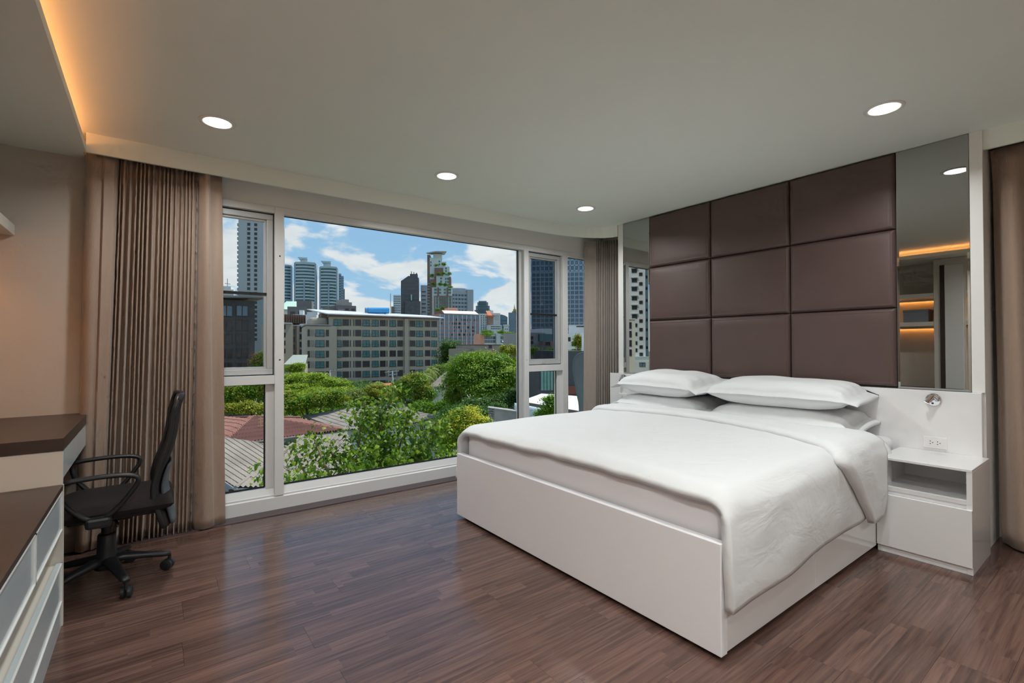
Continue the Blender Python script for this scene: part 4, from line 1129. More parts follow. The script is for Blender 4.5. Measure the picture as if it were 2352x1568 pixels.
# ---- terraced condominium
b = Bld('terraced_condominium', 'tall brick and white condominium with planted roof terraces', 981, 1040, 425, 425, 'tower')
def cz(py): return b.z(1000, py)
def cu(px, y=0.0): return b.u(px, y)
b.box('brick_spine', cu(981), cu(988), 4, 20, 0, cz(583), 'brick_red'); b.box('white_shaft', cu(987), cu(1016), 3, 20, 0, cz(590), 'condo_white')
b.box('white_top', cu(995), cu(1015), 4, 16, 0, cz(580), 'condo_white')
b.mb('roof_canopy', MB().slab([(cu(980), -1, cz(583)), (cu(1001), -1, cz(579)), (cu(1026), -1, cz(579)), (cu(1020), 16, cz(577)), (cu(988), 16, cz(576.5))], (0, 0, 1.0)), 'concrete')
b.box('shoulder', cu(1016), cu(1025), 3, 18, 0, cz(599), 'condo_white')
levels = [(998, 1020, 614, 'brick_red', 1.5), (1018.5, 1033, 611, 'condo_white', 0.8), (1002.5, 1036, 634, 'condo_white', -1.0), (1031, 1036.5, 636, 'brick_red', -1.3), (988, 1003, 641, 'brick_red', 0.0),
          (993, 1038, 660.5, 'condo_white', -3.0), (1005, 1009, 661, 'brick_red', -3.3), (1026, 1030, 661, 'brick_red', -3.3), (998, 1039.5, 680, 'brick_red', -5.0)]
for a, c, t, m_, y_ in levels: b.box('terrace_block', cu(a), cu(c), y_, 18, 0, cz(t), m_)
b.box('balcony_stack', cu(981.5), cu(992), 1, 18, 0, cz(645), 'concrete_dark')
bl = MB()
for k in range(11): bl.box(cu(982), cu(993), 0, 1.2, cz(652+k*6.5), cz(650+k*6.5))
b.mb('balcony_slabs', bl, 'concrete', kind='stuff')
wg = MB()
def cw(px, py, w_, h_, y_): wg.box(cu(px, y_)-w_/2, cu(px, y_)+w_/2, y_-0.15, y_+0.05, b.z(px, py, y_)-h_/2, b.z(px, py, y_)+h_/2)
for py in (600, 606.5): cw(1009.5, py, 1.4, 1.5, 3)
for py in (602, 609): cw(990, py, 1.2, 1.8, 3)
for py in (616, 622, 630): cw(1024.7, py, 1.2, 1.6, 0.8)
for py in (639, 646): cw(1013.5, py, 1.6, 1.6, -1); 
for py in (640, 647, 654): cw(1024, py, 1.1, 1.7, -1); cw(1029, py, 1.5, 1.8, -1)
for py in (665, 672): cw(1000.5, py, 2.4, 1.8, -3); cw(1033, py, 2.6, 1.8, -3); cw(1011, py, 1.8, 1.6, -3); cw(1022, py, 1.8, 1.6, -3)
for py in (685, 692, 699.5, 706.5):
    for px, ww in ((1004.5, 1.8), (1013, 1.8), (1019, 1.0), (1026, 1.6), (1034, 2.2)): cw(px, py, ww, 1.9, -5)
b.mb('window_panes', wg, 'win_teal', kind='stuff')
frm = MB()
for px in (1004.5, 1034):
    frm.box(cu(px, -5)-1.5, cu(px, -5)-1.1, -5.2, -5, cz(712), cz(682)); frm.box(cu(px, -5)+1.1, cu(px, -5)+1.5, -5.2, -5, cz(712), cz(682))
b.mb('white_frames', frm, 'condo_white')
condo = b
# ---- grey office and pink building
b = Bld('grey_office_block', 'blue grey office block with window grid behind the pink building', 1036, 1087, 605, 615)
zt = b.z(1060, 669); b.box('wall', 0, b.u(1074), 0, 18, 0, zt, 'grey_office'); b.box('stair_tower', b.u(1073), b.w, -1.5, 18, 0, b.z(1080, 665), 'grey_office')
b.mb('roof_drum', MB().prism([(b.u(1036)+2+12*math.cos(a*math.pi/8)+9, 8+7*math.sin(a*math.pi/8)) for a in range(16)], zt, b.z(1050, 661)), 'pale_block')
win_grid(b, 'window_grid', 1, b.u(1073), 5, 6, zt-2.5, 15, 0.72, 0.5, 'tower_glass'); 
b = Bld('pink_hotel', 'pink banded block with white vertical fins and a cream roof', 1006, 1101, 228, 238)
zt = b.z(1050, 721.5); b.box('wall', 0, b.w, 0, 16, 0, zt, 'pink_render')
wgm = MB()
for k, py in enumerate((734, 742.7, 751.2, 759.5, 768.2, 776.5, 785)):
    z = b.z(1050, py); wgm.box(0.2, b.w-0.4, -0.06, 0.05, z-0.5, z+0.5)
b.mb('ribbon_windows', wgm, 'blue_glass')
wgm = MB(); rr = random.Random(2)
for k, py in enumerate((734, 742.7, 751.2, 759.5, 768.2)):
    for q in range(9):
        u0 = rr.uniform(1, b.w-2); wgm.box(u0, u0+rr.uniform(0.5, 1.0), -0.10, 0, b.z(1050, py)-0.5, b.z(1050, py)+0.5)
b.mb('open_windows', wgm, 'win_dark', kind='stuff')
b.box('top_glazing', 1.5, b.w-0.3, -0.1, 0.3, zt-1.9, zt-0.2, 'blue_glass')
for px in (1010.5, 1020.5, 1030.5, 1040.8, 1051, 1061.5, 1071.5, 1081.5, 1091.3, 1101):
    inst('fin', mesh_of(B(-0.17, 0.17, -0.35, 0, 0, zt-0.3), 'fin', M_['condo_white']) if px == 1010.5 else bpy.data.meshes['fin'], b.o, (b.u(px), 0, 0))
b.mb('roof', MB().slab([(b.u(1019.5), -0.8, zt), (b.u(1098), -0.8, zt), (b.u(1095, 6), 8, zt+2.0), (b.u(1018.5, 6), 8, zt+2.0)], (0, 0, 0.3)), 'cream_roof')
b.box('roof_room', b.u(1029, 9), b.u(1052, 9), 9, 14, zt, b.z(1040, 707, 9), 'pink_bright')
# ---- right hand skyline
b = Bld('stepped_tower', 'distant blue grey tower with stepped top', 1090, 1128, 905, 905, 'tower')
for a, c, t in ((1090, 1128, 711.5), (1093, 1125, 702), (1096.5, 1121.5, 693.5), (1099.5, 1118, 690.5)):
    b.box('step', b.u(a), b.u(c), 0, 24, 0, b.z(a, t), 'tower_edge'); win_grid(b, 'window_row', b.u(a)+0.6, b.u(c)-0.6, 1, b.z(a, t)-9, b.z(a, t)-0.5, 3, 1, 0.4, 'tower_glass')
b = Bld('white_orange_block', 'white apartment block with orange roof gable', 1101, 1150, 405, 412)
zt = b.z(1110, 720); b.box('wall', 0, b.u(1120), 0, 14, 0, zt, 'condo_white'); b.box('wall', b.u(1127), b.w, 1, 14, 0, b.z(1140, 718.5), 'condo_white'); b.box('roof_room', b.u(1128), b.u(1136), 3, 9, 0, b.z(1130, 712), 'condo_white')
b.box('brick_bay', b.u(1119), b.u(1131), -1.5, 10, 0, b.z(1125, 727), 'brick_red')
b.mb('orange_gable', MB().slab([(b.u(1120.5), -2, b.z(1120, 728)), (b.u(1130.5), -2, b.z(1130, 728)), (b.u(1127), 2, b.z(1127, 714.5)), (b.u(1118), 2, b.z(1118, 714))], (0, 0.4, 0.4)).box(b.u(1115), b.u(1136), -2.2, 0, b.z(1120, 726), b.z(1120, 724)), 'orange_trim')
win_grid(b, 'window_grid', 0.8, b.u(1119), 3, b.z(1110, 765), zt-1, 11, 0.62, 0.45, 'win_dark'); win_grid(b, 'window_grid', b.u(1132), b.w-0.4, 4, b.z(1110, 760), zt-0.6, 12, 0.5, 0.45, 'win_dark', 1.0)
b.box('lower_terrace', b.u(1117), b.u(1145), -8, 0, 0, b.z(1130, 746, -8), 'condo_white'); win_grid(b, 'window_row', b.u(1120), b.u(1143), 6, b.z(1130, 757, -8), b.z(1130, 747.5, -8), 2, 0.8, 0.45, 'win_dark', -8)
b = Bld('curved_office', 'dark blue office with rounded top beyond the white block', 1149, 1166, 640, 640)
n = 10; zt = b.z(1155, 722); b.mb('wall', MB().add([(b.w*i/n, y_, zt-3.5*(i/n)**2) for y_ in (0, 14) for i in range(n+1)]+[(b.w*i/n, y_, 0) for y_ in (0, 14) for i in range(n+1)],
    [(i, i+1, n+2+i, n+1+i) for i in range(n)]+[(2*n+2+i, 2*n+3+i, i+1, i) for i in range(n)]+[(n+1, 0, 2*n+2, 3*n+3), (n, 2*n+1, 4*n+3, 3*n+2)]), 'glass_tower')
win_grid(b, 'window_grid', 0.6, b.w-0.6, 4, 4, zt-6, 10, 0.8, 0.5, 'tower_glass')
b = Bld('small_white_tower_house', 'small white gabled house before the blue office', 1157, 1169, 330, 330, 'house')
zt = b.z(1160, 749); b.box('wall', 0, b.w, 0, 8, 0, zt, 'house_white'); b.mb('roof', MB().prism([(-0.3, -0.5), (b.w+0.3, -0.5), (b.w/2, 4)], zt, zt+1.2), 'condo_white'); win_grid(b, 'window_row', 0.6, b.w-0.6, 2, zt-5, zt-1, 2, 0.4, 0.5, 'win_dark')
b = Bld('spired_tower', 'dark blue glass tower with stepped golden spire', 1168, 1192, 720, 720, 'tower')
zt = b.z(1170, 717.5); b.box('wall', 0, b.w, 0, 18, 0, zt, 'glass_tower'); ribs = MB()
for k in range(8): ribs.box(k*b.w/8, k*b.w/8+0.5, -0.5, 0, 0, zt)
b.mb('glass_ribs', ribs, 'glass_rib', kind='stuff')
for a, c, t in ((1176, 1191, 714), (1178.5, 1188, 709.5), (1180.5, 1184, 706)): b.box('spire_step', b.u(a), b.u(c), 4, 14, zt, b.z(a, t), 'gold')
b.mb('spire', MB().lathe([(1.0, 0), (0.1, 6)], 8, (b.u(1182), 8, b.z(1182, 706))), 'gold')
b.box('side_tower', b.u(1187), b.u(1195), 3, 16, 0, b.z(1190, 711), 'glass_tower')
# ---- planted terrace apartments and houses in the middle distance
b = Bld('terrace_apartments', 'low white apartments with teal windows and a planted roof', 1104, 1200, 205, 212)
zt = b.z(1130, 767.5); b.box('wall', 0, b.u(1146), 0, 10, 0, zt, 'house_white'); b.box('wall', b.u(1146), b.w, 2, 12, 0, zt, 'house_white'); b.box('end_wall', -0.2, b.u(1112), -0.3, 9, 0, zt+0.2, 'pink_bright')
b.box('stair_tower', b.u(1138), b.u(1147), -1.4, 4, 0, zt+0.3, 'condo_white'); b.box('roof_parapet', -0.2, b.w, -0.4, 0.2, zt, zt+0.35, 'concrete')
for py in (775.5, 784):
    for px, ww in ((1117, 2.1), (1128.5, 2.1), (1136, 0.7), (1155, 1.7), (1164, 1.7), (1173, 1.7), (1182.5, 1.7)): put_window(b, b.u(px), b.z(px, py), ww, 1.25, 'blue' if px != 1182.5 else 'dark', 0 if px < 1140 else 2.0)
rf = b
b = Bld('concrete_house', 'bare brown concrete house front above the big round tree', 1090, 1151, 108, 112, 'house')
zt = b.z(1120, 792.5); b.box('wall', 0, b.w, 0, 9, 0, zt, 'beige_dark'); b.box('parapet', -0.1, b.w+0.1, -0.15, 9, zt, zt+0.15, 'slot_dark'); put_window(b, b.u(1126), b.z(1126, 796), 0.8, 0.8, 'dark'); put_window(b, b.u(1106), b.z(1106, 814), 0.9, 0.8, 'dark')
b.box('awning', b.u(1074), b.u(1087), -1, 0, b.z(1080, 809.5), b.z(1080, 808), 'flat_white'); b.box('awning', b.u(1123), b.u(1132), -1, 0, b.z(1127, 810.5), b.z(1127, 808.5), 'orange_trim')
b.box('low_wing', b.u(1073), 0.2, 1, 9, 0, b.z(1080, 801), 'beige_dark')
b = Bld('grey_shed_house', 'grey house with a green sheet roof beside the picture window edge', 1148, 1225, 128, 132, 'house')
zt = b.z(1170, 797); b.box('wall', 0, b.w, 0, 9, 0, zt, 'concrete'); b.mb('roof', MB().slab([(b.u(1168), -0.6, zt+0.2), (b.w, -0.6, zt+0.2), (b.w, 6, zt+1.6), (b.u(1172), 6, zt+1.6)], (0, 0, 0.15)), 'mint')
put_window(b, b.u(1190), b.z(1190, 806), 1.6, 1.2, 'blue')

# ---- buildings behind the left and right opening sashes
b = Bld('slim_white_tower', 'slim pale tower with two window columns behind the left sash', 547, 668, 255, 262, 'tower')
zt = b.z(580, 502); b.box('wall', 0, b.u(640), 0, 18, 0, zt, 'slab_tower')
for k in range(26):
    z = zt-3.0-k*2.45*1.0
    for px in (571, 587): put_window(b, b.u(px), z, 1.35, 1.5, 'dark')
bal = MB()
for k in range(30): bal.box(-0.7, 0, 0.5, 6, zt-4-k*2.45, zt-2.6-k*2.45)
b.mb('balcony_edges', bal, 'concrete', kind='stuff'); b.box('roof_band', b.u(567), b.u(604), -0.3, 4, zt-1.0, zt+0.4, 'concrete_dark'); b.mb('roof_mast', MB().tube([(2, 2, zt), (2, 2, zt+3)], 0.15, 6).tube([(3.2, 2, zt), (3.2, 2, zt+2.4)], 0.15, 6), 'pole_grey')
b = Bld('reflection_block', 'dark block standing in for a room reflection in the left sash', 470, 585, 62, 66)  # stand-in for the dark room reflection in the sash glass
zt = b.z(560, 690); b.box('wall', 0, b.w, 0, 12, 0, zt, 'reflection_dark')
b.mb('reflection_wedge', MB().slab([(-1, -1.2, zt), (b.u(612), -1.2, zt+0.5), (b.u(612), 10, zt+0.5), (-1, 10, zt)], (0, 0, 0.25)), 'concrete')  # pale wedge of the same reflection, built as a slab
for py in (705, 738, 770, 803, 836):
    for px in (520, 556): put_window(b, b.u(px), b.z(px, py)-0.5, 1.5, 1.5, 'blue' if py < 720 else 'dark')
b = Bld('white_rooftop', 'small white roof top with an aerial at the far left', 470, 536, 300, 300)
zt = b.z(525, 657); b.box('wall', 0, b.w, 0, 8, 0, zt-2, 'house_white'); b.mb('roof_cap', MB().prism([(b.u(510), 0), (b.u(530), 0), (b.u(536), 8), (b.u(510), 8)], zt-2, zt), 'house_white'); b.mb('aerial', MB().tube([(b.u(521), 2, zt), (b.u(521), 2, zt+5)], 0.2, 6).tube([(b.u(515), 2, zt+2), (b.u(528), 2, zt+1.6)], 0.2, 6), 'pole_grey')
b = Bld('glass_skyscraper', 'blue glass office tower with pale vertical fins right of the window', 1222, 1400, 250, 246, 'tower')
zt = b.z(1330, 560); zm = b.z(1330, 623); b.box('wall', 0, b.w, 0, 22, 0, zt, 'glass_tower')
fins = MB()
for k in range(19): fins.box(k*b.w/18-0.18, k*b.w/18+0.18, -0.7, 0, 0, zm)
b.mb('vertical_fins', fins, 'glass_rib', kind='stuff'); bands = MB(); k = 0
while 14+k*2.35 < zm: bands.box(0, b.w, -0.25, 0, 14+k*2.35, 14.7+k*2.35); k += 1
b.mb('floor_bands', bands, 'tower_edge', kind='stuff')
gb = MB()
for k in range(19): gb.box(k*b.w/18-0.3, k*b.w/18+0.3, -0.4, 0, zm, zt)
for k in range(8): gb.box(0, b.w, -0.4, 0, zm+k*2.8, zm+k*2.8+0.8)
b.mb('top_grid', gb, 'tower_edge', kind='stuff')
b = Bld('white_villa', 'white stepped villa in front of the glass tower', 1296, 1352, 92, 92, 'house')
zt = b.z(1320, 746.5); b.box('wall', b.u(1308), b.w, 1, 8, 0, zt, 'house_white'); b.box('wall', 0, b.u(1326), 0, 8, 0, b.z(1310, 766), 'house_white'); b.box('parapet', b.u(1308)-0.1, b.w+0.1, 0.9, 8, zt, zt+0.12, 'condo_white')
put_window(b, b.u(1329, 1), b.z(1329, 749.5, 1), 0.8, 0.25, 'dark', 1.0); put_window(b, b.u(1339, 1), b.z(1339, 749.5, 1), 0.8, 0.25, 'dark', 1.0); put_window(b, b.u(1307), b.z(1307, 779), 0.6, 0.8, 'dark'); put_window(b, b.u(1318), b.z(1318, 790), 0.8, 0.8, 'dark')
b = Bld('grey_townhouse', 'grey flat roofed townhouse with a dark glazed corner behind the right sash', 1205, 1272, 85, 88, 'house')
b.box('wall', 0, b.u(1252), 0, 8, 0, b.z(1230, 764), 'concrete'); b.box('wall', b.u(1250), b.w, 0.5, 8, 0, b.z(1260, 754), 'house_white'); b.box('glazed_corner', b.u(1236), b.u(1265), -0.5, 3, b.z(1240, 783), b.z(1240, 767), 'win_teal'); b.box('balcony', b.u(1243), b.w+1.4, -1.2, 0, b.z(1250, 800), b.z(1250, 783), 'pink_render')
put_window(b, b.u(1258, -1.2), b.z(1258, 790, -1.2), 1.0, 0.8, 'dark', -1.2); b.box('lower_roof', -3, b.u(1245), -3, 0, 0, b.z(1225, 793), 'concrete_dark')
for py in (776, 786): put_window(b, b.u(1221), b.z(1221, py), 0.6, 0.6, 'dark')

# ---- near things at the right: white flat roof, dark shop, canopy, screen wall, curved panel
b = Bld('dark_shop_house', 'dark clad building with teal shutters and red frames behind the white roof', 1232, 1345, 36, 37)
zt = b.z(1290, 806); b.box('wall', 0, b.u(1283), 0, 6, 0, b.z(1250, 852), 'dark_cladding'); b.box('wall', b.u(1283), b.w, 0.2, 6, 0, zt, 'dark_cladding')
for k in range(4): b.box('shutter', b.u(1241)+k*(b.u(1270)-b.u(1241))/4+0.02, b.u(1241)+(k+1)*(b.u(1270)-b.u(1241))/4-0.03, -0.08, 0, b.z(1250, 896), b.z(1250, 853), 'teal_shutter')
b.box('red_post', b.u(1273), b.u(1280), -0.1, 0.1, 0, b.z(1276, 850), 'red_frame'); b.box('red_beam', b.u(1303), b.u(1340), 0.05, 0.25, b.z(1310, 905), b.z(1310, 886), 'red_frame')
def flat_piece(name, label, cat, pts, th, mat, parent=None):
    return MB().slab([at(*p) for p in pts], (0, 0, -th)).build(name, M_[mat], parent, label=label, cat=cat)
fr = thing('white_flat_roof', 'bright white flat roof below the right windows', 'roof', (*at(1260, 925, 27)[:2], GZ))
part('roof_deck', MB().slab([at(1195, 921, 27.5), at(1336, 944, 24.5), at(1338, 910, 30.5), at(1244, 903.5, 32.5)], (0, 0, -0.35)), M_['flat_white'], fr)
part('roof_edge', MB().slab([at(1193, 922.5, 27.3), at(1336, 946, 24.3), at(1336, 944.6, 24.3), at(1193, 921, 27.3)], (0.3, 0.3, -0.5)), M_['concrete_dark'], fr)
part('wall', MB().slab([at(1200, 930, 28.5)+np.array([0, 0, -.3]), at(1334, 950, 25.5)+np.array([0, 0, -.3]), at(1336, 911, 31)*[1, 1, 0]+np.array([0, 0, at(1334, 950, 25.5)[2]-.3]), at(1246, 904, 33)*[1, 1, 0]+np.array([0, 0, at(1200, 930, 28.5)[2]-.3])], (0, 0, -5)), M_['concrete'], fr)
cp = thing('aqua_canopy', 'rounded pale aqua canopy below the white flat roof', 'canopy', (*at(1220, 945, 22.5)[:2], GZ))
c0, c1 = at(1182, 938, 23.5), at(1258, 955, 20.5); dv_ = np.array([0.25, 0.35, 0])
def can(u, v):
    p = c0+(c1-c0)*u; a = v*math.pi/2; return p-dv_*(math.sin(a)*1.2)+np.array([0, 0, 0.55*(math.cos(a))-0.30])
part('canopy_sheet', MB().grid(can, 20, 8), M_['canopy_aqua'], cp, smooth=True, solid=0.03)
part('support_post', MB().tube([c0*0.5+c1*0.5-dv_*1.1+np.array([0, 0, -.3]), (c0*0.5+c1*0.5-dv_*1.1)*[1, 1, 0]+np.array([0, 0, GZ])], 0.05, 8), M_['pole_grey'], cp)
sw = thing('screen_wall', 'stained concrete garden wall with a block screen', 'wall', (*at(1150, 950, 24)[:2], GZ))
part('wall_slab', MB().slab([at(1135, 938, 23.4), at(1193, 946.5, 22.6), at(1193, 1040, 22.6), at(1135, 1040, 23.4)], (0.15, 0.2, 0)), M_['stained_concrete'], sw)
part('coping', MB().slab([at(1120, 935, 23.6), at(1194, 945, 22.5), at(1194, 947.6, 22.5), at(1120, 937.2, 23.6)], (0.3, 0.35, 0)), M_['concrete'], sw)
sg = MB(); q0, q1 = at(1121, 937.5, 23.6), at(1135, 939.5, 23.4)
for i in range(4): 
    for z in range(16): 
        p = q0+(q1-q0)*(i+.5)/4-np.array([0, 0, 0.07+z*0.11]); e = (q1-q0)/np.linalg.norm(q1-q0)*0.03
        sg.slab([p-e+[0, 0, -.04], p+e+[0, 0, -.04], p+e+[0, 0, .04], p-e+[0, 0, .04]], (0.1, 0.13, 0))
part('screen_blocks', sg, M_['concrete'], sw, kind='stuff')
cpn = thing('steel_screen', 'tall grey green rounded steel panel beside the corner curtain', 'screen', (*at(1335, 900, 14)[:2], GZ))
ol = [(1343, 809), (1330, 812), (1320, 821), (1316, 838), (1318, 862), (1325, 905), (1330, 935), (1332, 1010), (1348, 1010), (1348, 809)]
part('panel_sheet', MB().slab([at(*p, 14) for p in ol], at(1336, 900, 14.5)-at(1336, 900, 14)), M_['grey_green_panel'], cpn)
part('panel_rim', MB().tube([at(*p, 13.985) for p in catmull([(x_, y_, 0) for x_, y_ in ol[:8]], 4) for p in [(p.x, p.y)]], 0.012, 6), M_['grey_green_panel'], cpn, smooth=True)
pst = thing('riveted_column', 'pale riveted steel column beside the rounded panel', 'column', (*at(1344, 880, 13)[:2], GZ))
part('column_shaft', MB().slab([at(1341, 806, 13.2), at(1362, 806, 13.2), at(1362, 1010, 13.2), at(1341, 1010, 13.2)], at(1350, 880, 13.5)-at(1350, 880, 13.2)), M_['glass_rib'], pst)
part('upper_box', MB().slab([at(1336, 764, 13.4), at(1366, 764, 13.4), at(1366, 806, 13.4), at(1336, 806, 13.4)], at(1350, 780, 13.9)-at(1350, 780, 13.4)), M_['house_white'], pst)
rv = MB()
for k in range(18):
    for px in (1343.5, 1347.5): 
        p = at(px, 864+k*4.6, 13.16); rv.box(p[0]-.012, p[0]+.012, p[1]-.012, p[1]+.012, p[2]-.016, p[2]+.016)
part('rivets', rv, M_['hole_dark'], pst, kind='stuff')

# ---- the white block that shows in the narrow mirror
b = Bld('white_block', 'white apartment block with dark windows seen in the narrow mirror', 1483, 1437, 158, 158, fn=at_mirror)
zt = b.z(1460, 585); b.box('wall', 0, b.w, 0, 14, 0, zt, 'house_white'); b.box('side_wing', b.u(1490), 0.1, 1.2, 14, 0, b.z(1485, 602), 'tower_edge')
for py in (621.5, 643.3, 663.5, 684.8, 706, 726.5, 600): put_window(b, b.u(1457.8), b.z(1457.8, py), 1.7, 1.3, 'dark')
for py in (746.6, 767, 787.5, 804): put_window(b, b.u(1461.8), b.z(1461.8, py), 0.6, 1.2, 'dark')
for py in (608, 629.3, 651.5, 672.3, 694, 716, 736.7, 756.7, 776.8, 796.6, 813.4): put_window(b, b.u(1472.6), b.z(1472.6, py), 1.15, 1.15, 'dark')
for k, py in enumerate((636, 662, 690, 712, 735, 757, 778, 798)): put_window(b, b.u(1486, 1.2), b.z(1486, py, 1.2), 0.6, 0.9, 'dark', 1.2)
hoods = MB()
for py in (615, 637, 657, 678.3, 699.5, 720): 
    z = b.z(1457.8, py); u = b.u(1457.8); hoods.box(u-1.1, u+1.1, -0.35, 0, z-0.12, z+0.1)
b.mb('window_hoods', hoods, 'condo_white', kind='stuff')
b.box('podium', b.u(1490), b.u(1438), -4, 2, 0, b.z(1465, 819, -4), 'canopy_aqua'); b.box('podium_wall', b.u(1490), b.u(1438), -4.4, -4, 0, b.z(1465, 829, -4.4), 'house_white'); put_window(b, b.u(1475, -4.4), b.z(1475, 837, -4.4), 1.9, 1.3, 'blue', -4.4)
b = Bld('cream_annex', 'cream lower building with tall windows seen in the narrow mirror', 1459, 1425, 122, 122, fn=at_mirror)
b.box('wall', 0, b.w, 0, 8, 0, b.z(1450, 733), 'cream_roof'); b.box('parapet', -0.1, b.w, -0.15, 8, b.z(1450, 733), b.z(1450, 731), 'house_white')
for py in (747, 767, 788, 809.5):
    put_window(b, b.u(1447.5), b.z(1447.5, py), 0.65, 1.6, 'dark')

# ---- tiled and corrugated roofs
def tiled_slope(parent, c, rows, ribs, amp, mat, step=0.03):
    """c: four corners top-left, top-right, bottom-right, bottom-left; channels run straight up the slope,
    every course of sheets is a part and is cut at the hips"""
    tl, tr, br, bl = [np.array(p, float) for p in c]
    W_ = np.linalg.norm(br-bl); e1 = (br-bl)/W_
    nrm = np.cross(e1, (tl+tr)/2-bl); nrm /= np.linalg.norm(nrm)
    if nrm[2] < 0: nrm = -nrm
    e2 = np.cross(nrm, e1)
    if np.dot(e2, (tl+tr)/2-bl) < 0: e2 = -e2
    def uv(p): return np.dot(p-bl, e1), np.dot(p-bl, e2)
    (ax, ay), (cx2, cy2) = uv(tl), uv(tr)
    x0_, x1_ = min(0, ax), max(W_, cx2)
    up_x = sorted([(0.0, 0.0) if ax > 0 else (ax, ay), (ax+1e-4, ay), (cx2, cy2), (W_+1e-4, 0.0) if cx2 < W_ else (cx2+1e-4, cy2)])
    lo_x = sorted(([(ax-1e-4, ay)] if ax < 0 else [])+[(0.0, 0.0), (W_, 0.0)]+([(cx2+1e-4, cy2)] if cx2 > W_ else []))
    H_ = max(ay, cy2)
    ncol = ribs*4
    xs_ = np.linspace(x0_, x1_, ncol+1)
    hi = np.interp(xs_, [p[0] for p in up_x], [p[1] for p in up_x]); lo = np.interp(xs_, [p[0] for p in lo_x], [p[1] for p in lo_x])
    for k in range(rows):
        s0, s1 = H_*k/rows, H_*(k+1.12)/rows
        mb = MB(); idx = {}
        def P_(i, s_, fr):
            h = amp*(0.5+0.5*math.cos(2*math.pi*i/4))
            return bl+e1*xs_[i]+e2*s_+nrm*(h+step*fr)
        for i in range(ncol):
            q = []
            for j in (i, i+1):
                a_, b2 = max(s0, lo[j]), min(s1, hi[j])
                q.append((a_, b2))
            if q[0][1]-q[0][0] <= 1e-3 and q[1][1]-q[1][0] <= 1e-3: continue
            (a0, b0_), (a1, b1_) = [(x_, max(y_, x_)) for x_, y_ in q]
            f0 = lambda s_: 1-(s_-s0)/(s1-s0)
            mb.add([P_(i, a0, f0(a0)), P_(i+1, a1, f0(a1)), P_(i+1, b1_, f0(b1_)), P_(i, b0_, f0(b0_))], [(0, 1, 2, 3)])
        if mb.f: mb.build('roof_course', M_[mat], parent)
    pl = [bl+e1*x_+e2*y_-nrm*0.02 for x_, y_ in ((ax, ay), (cx2, cy2), (W_, 0), (0, 0))]
    MB().slab(pl, -nrm*0.08).build('roof_board', M_['concrete_dark'], parent)
def ridge(parent, pts, mat, r_=0.11): MB().tube(pts, r_, 8).build('ridge_cap', M_[mat], parent)
def walls_under(parent, pts, drop, mat):
    MB().slab([np.array(p)+np.array([0, 0, -drop]) for p in pts], (0, 0, GZ+drop-min(p[2] for p in pts))).build('wall', M_[mat], parent)

# grey corrugated house nearest the window
h = thing('grey_roof_house', 'house with a weathered grey corrugated hip roof nearest the window', 'house', (*at(650, 1050, 27)[:2], GZ))
P, TL, Q, BLq = at(697, 1001, 30.8), at(470, 1030, 27.6), at(541, 1120, 24.2), at(468, 1072, 24.6)
tiled_slope(h, (TL, P, Q, BLq), 17, 22, 0.02, 'roof_grey', 0.03)
P2, Q2 = at(800, 1003, 31.5), at(845, 1122, 24.4)
tiled_slope(h, (P, P2, Q2, Q), 7, 26, 0.10, 'roof_grey', 0.03)
ridge(h, [Q, P], 'roof_grey'); ridge(h, [TL, P], 'roof_grey', 0.07); ridge(h, [P, P2], 'roof_grey', 0.08)
gut = MB().tube([BLq+[0, 0, -.06], Q+[0, 0, -.08], Q2+[0, 0, -.08]], 0.07, 8); gut.build('gutter', M_['concrete'], h)
inw = np.array([0.35, 0.6, 0])
walls_under(h, [BLq+inw+[-0, .3, 0], Q+inw, Q2+inw, P2+inw, TL+inw], 1.4, 'house_white')
wq = Q+inw; 
for k in range(2):
    p = at(529+k*7, 1129, 24.7); part('window', MB().box(p[0]-.07, p[0]+.07, p[1]-.05, p[1]+.05, p[2]-.11, p[2]+.11), M_['win_dark'], h)
# red tiled house
h = thing('red_roof_house', 'house with a red brown tiled hip roof', 'house', (*at(640, 985, 33)[:2], GZ))
A0, A1, R1, R0 = at(583, 955.5, 36), at(592, 957, 36), at(789, 988.5, 33.2), at(505, 1025, 27.8)
tiled_slope(h, (A0, A1, R1, R0), 7, 40, 0.11, 'roof_red', 0.02)
L0, L1 = at(470, 968, 38), at(470, 1008, 31)
tiled_slope(h, (at(575, 955.5, 36.3), A0, R0, L1), 8, 14, 0.06, 'roof_red', 0.03)
tiled_slope(h, (at(500, 960, 39), A0-[0, 0, .02], at(510, 996, 31.5), at(470, 990, 33)), 5, 12, 0.04, 'roof_red', 0.03)
tiled_slope(h, (at(690, 957.5, 41), at(785, 984, 36.5), R1, A1), 4, 8, 0.0, 'roof_red', 0.02)
ridge(h, [A0, R0], 'roof_red', 0.09); ridge(h, [A1, R1], 'roof_red', 0.09); ridge(h, [at(500, 960, 39), A0, at(690, 957.5, 41)], 'roof_red', 0.07)
walls_under(h, [R0+[.5, 1, 0], R1+[-.5, .2, 0], at(700, 965, 40), at(500, 970, 38)], 1.2, 'house_mint')
an = MB().tube([at(599, 1011, 32.5), at(599, 957, 32.5)], 0.02, 6)
for py_, w_ in ((961, 12), (968, 9), (977, 14)): an.tube([at(599-w_/2, py_+1, 32.5), at(599+w_, py_-1, 32.5)], 0.012, 5)
an.build('roof_aerial', M_['gold'], label='thin television aerial above the red tiled roof', cat='aerial')
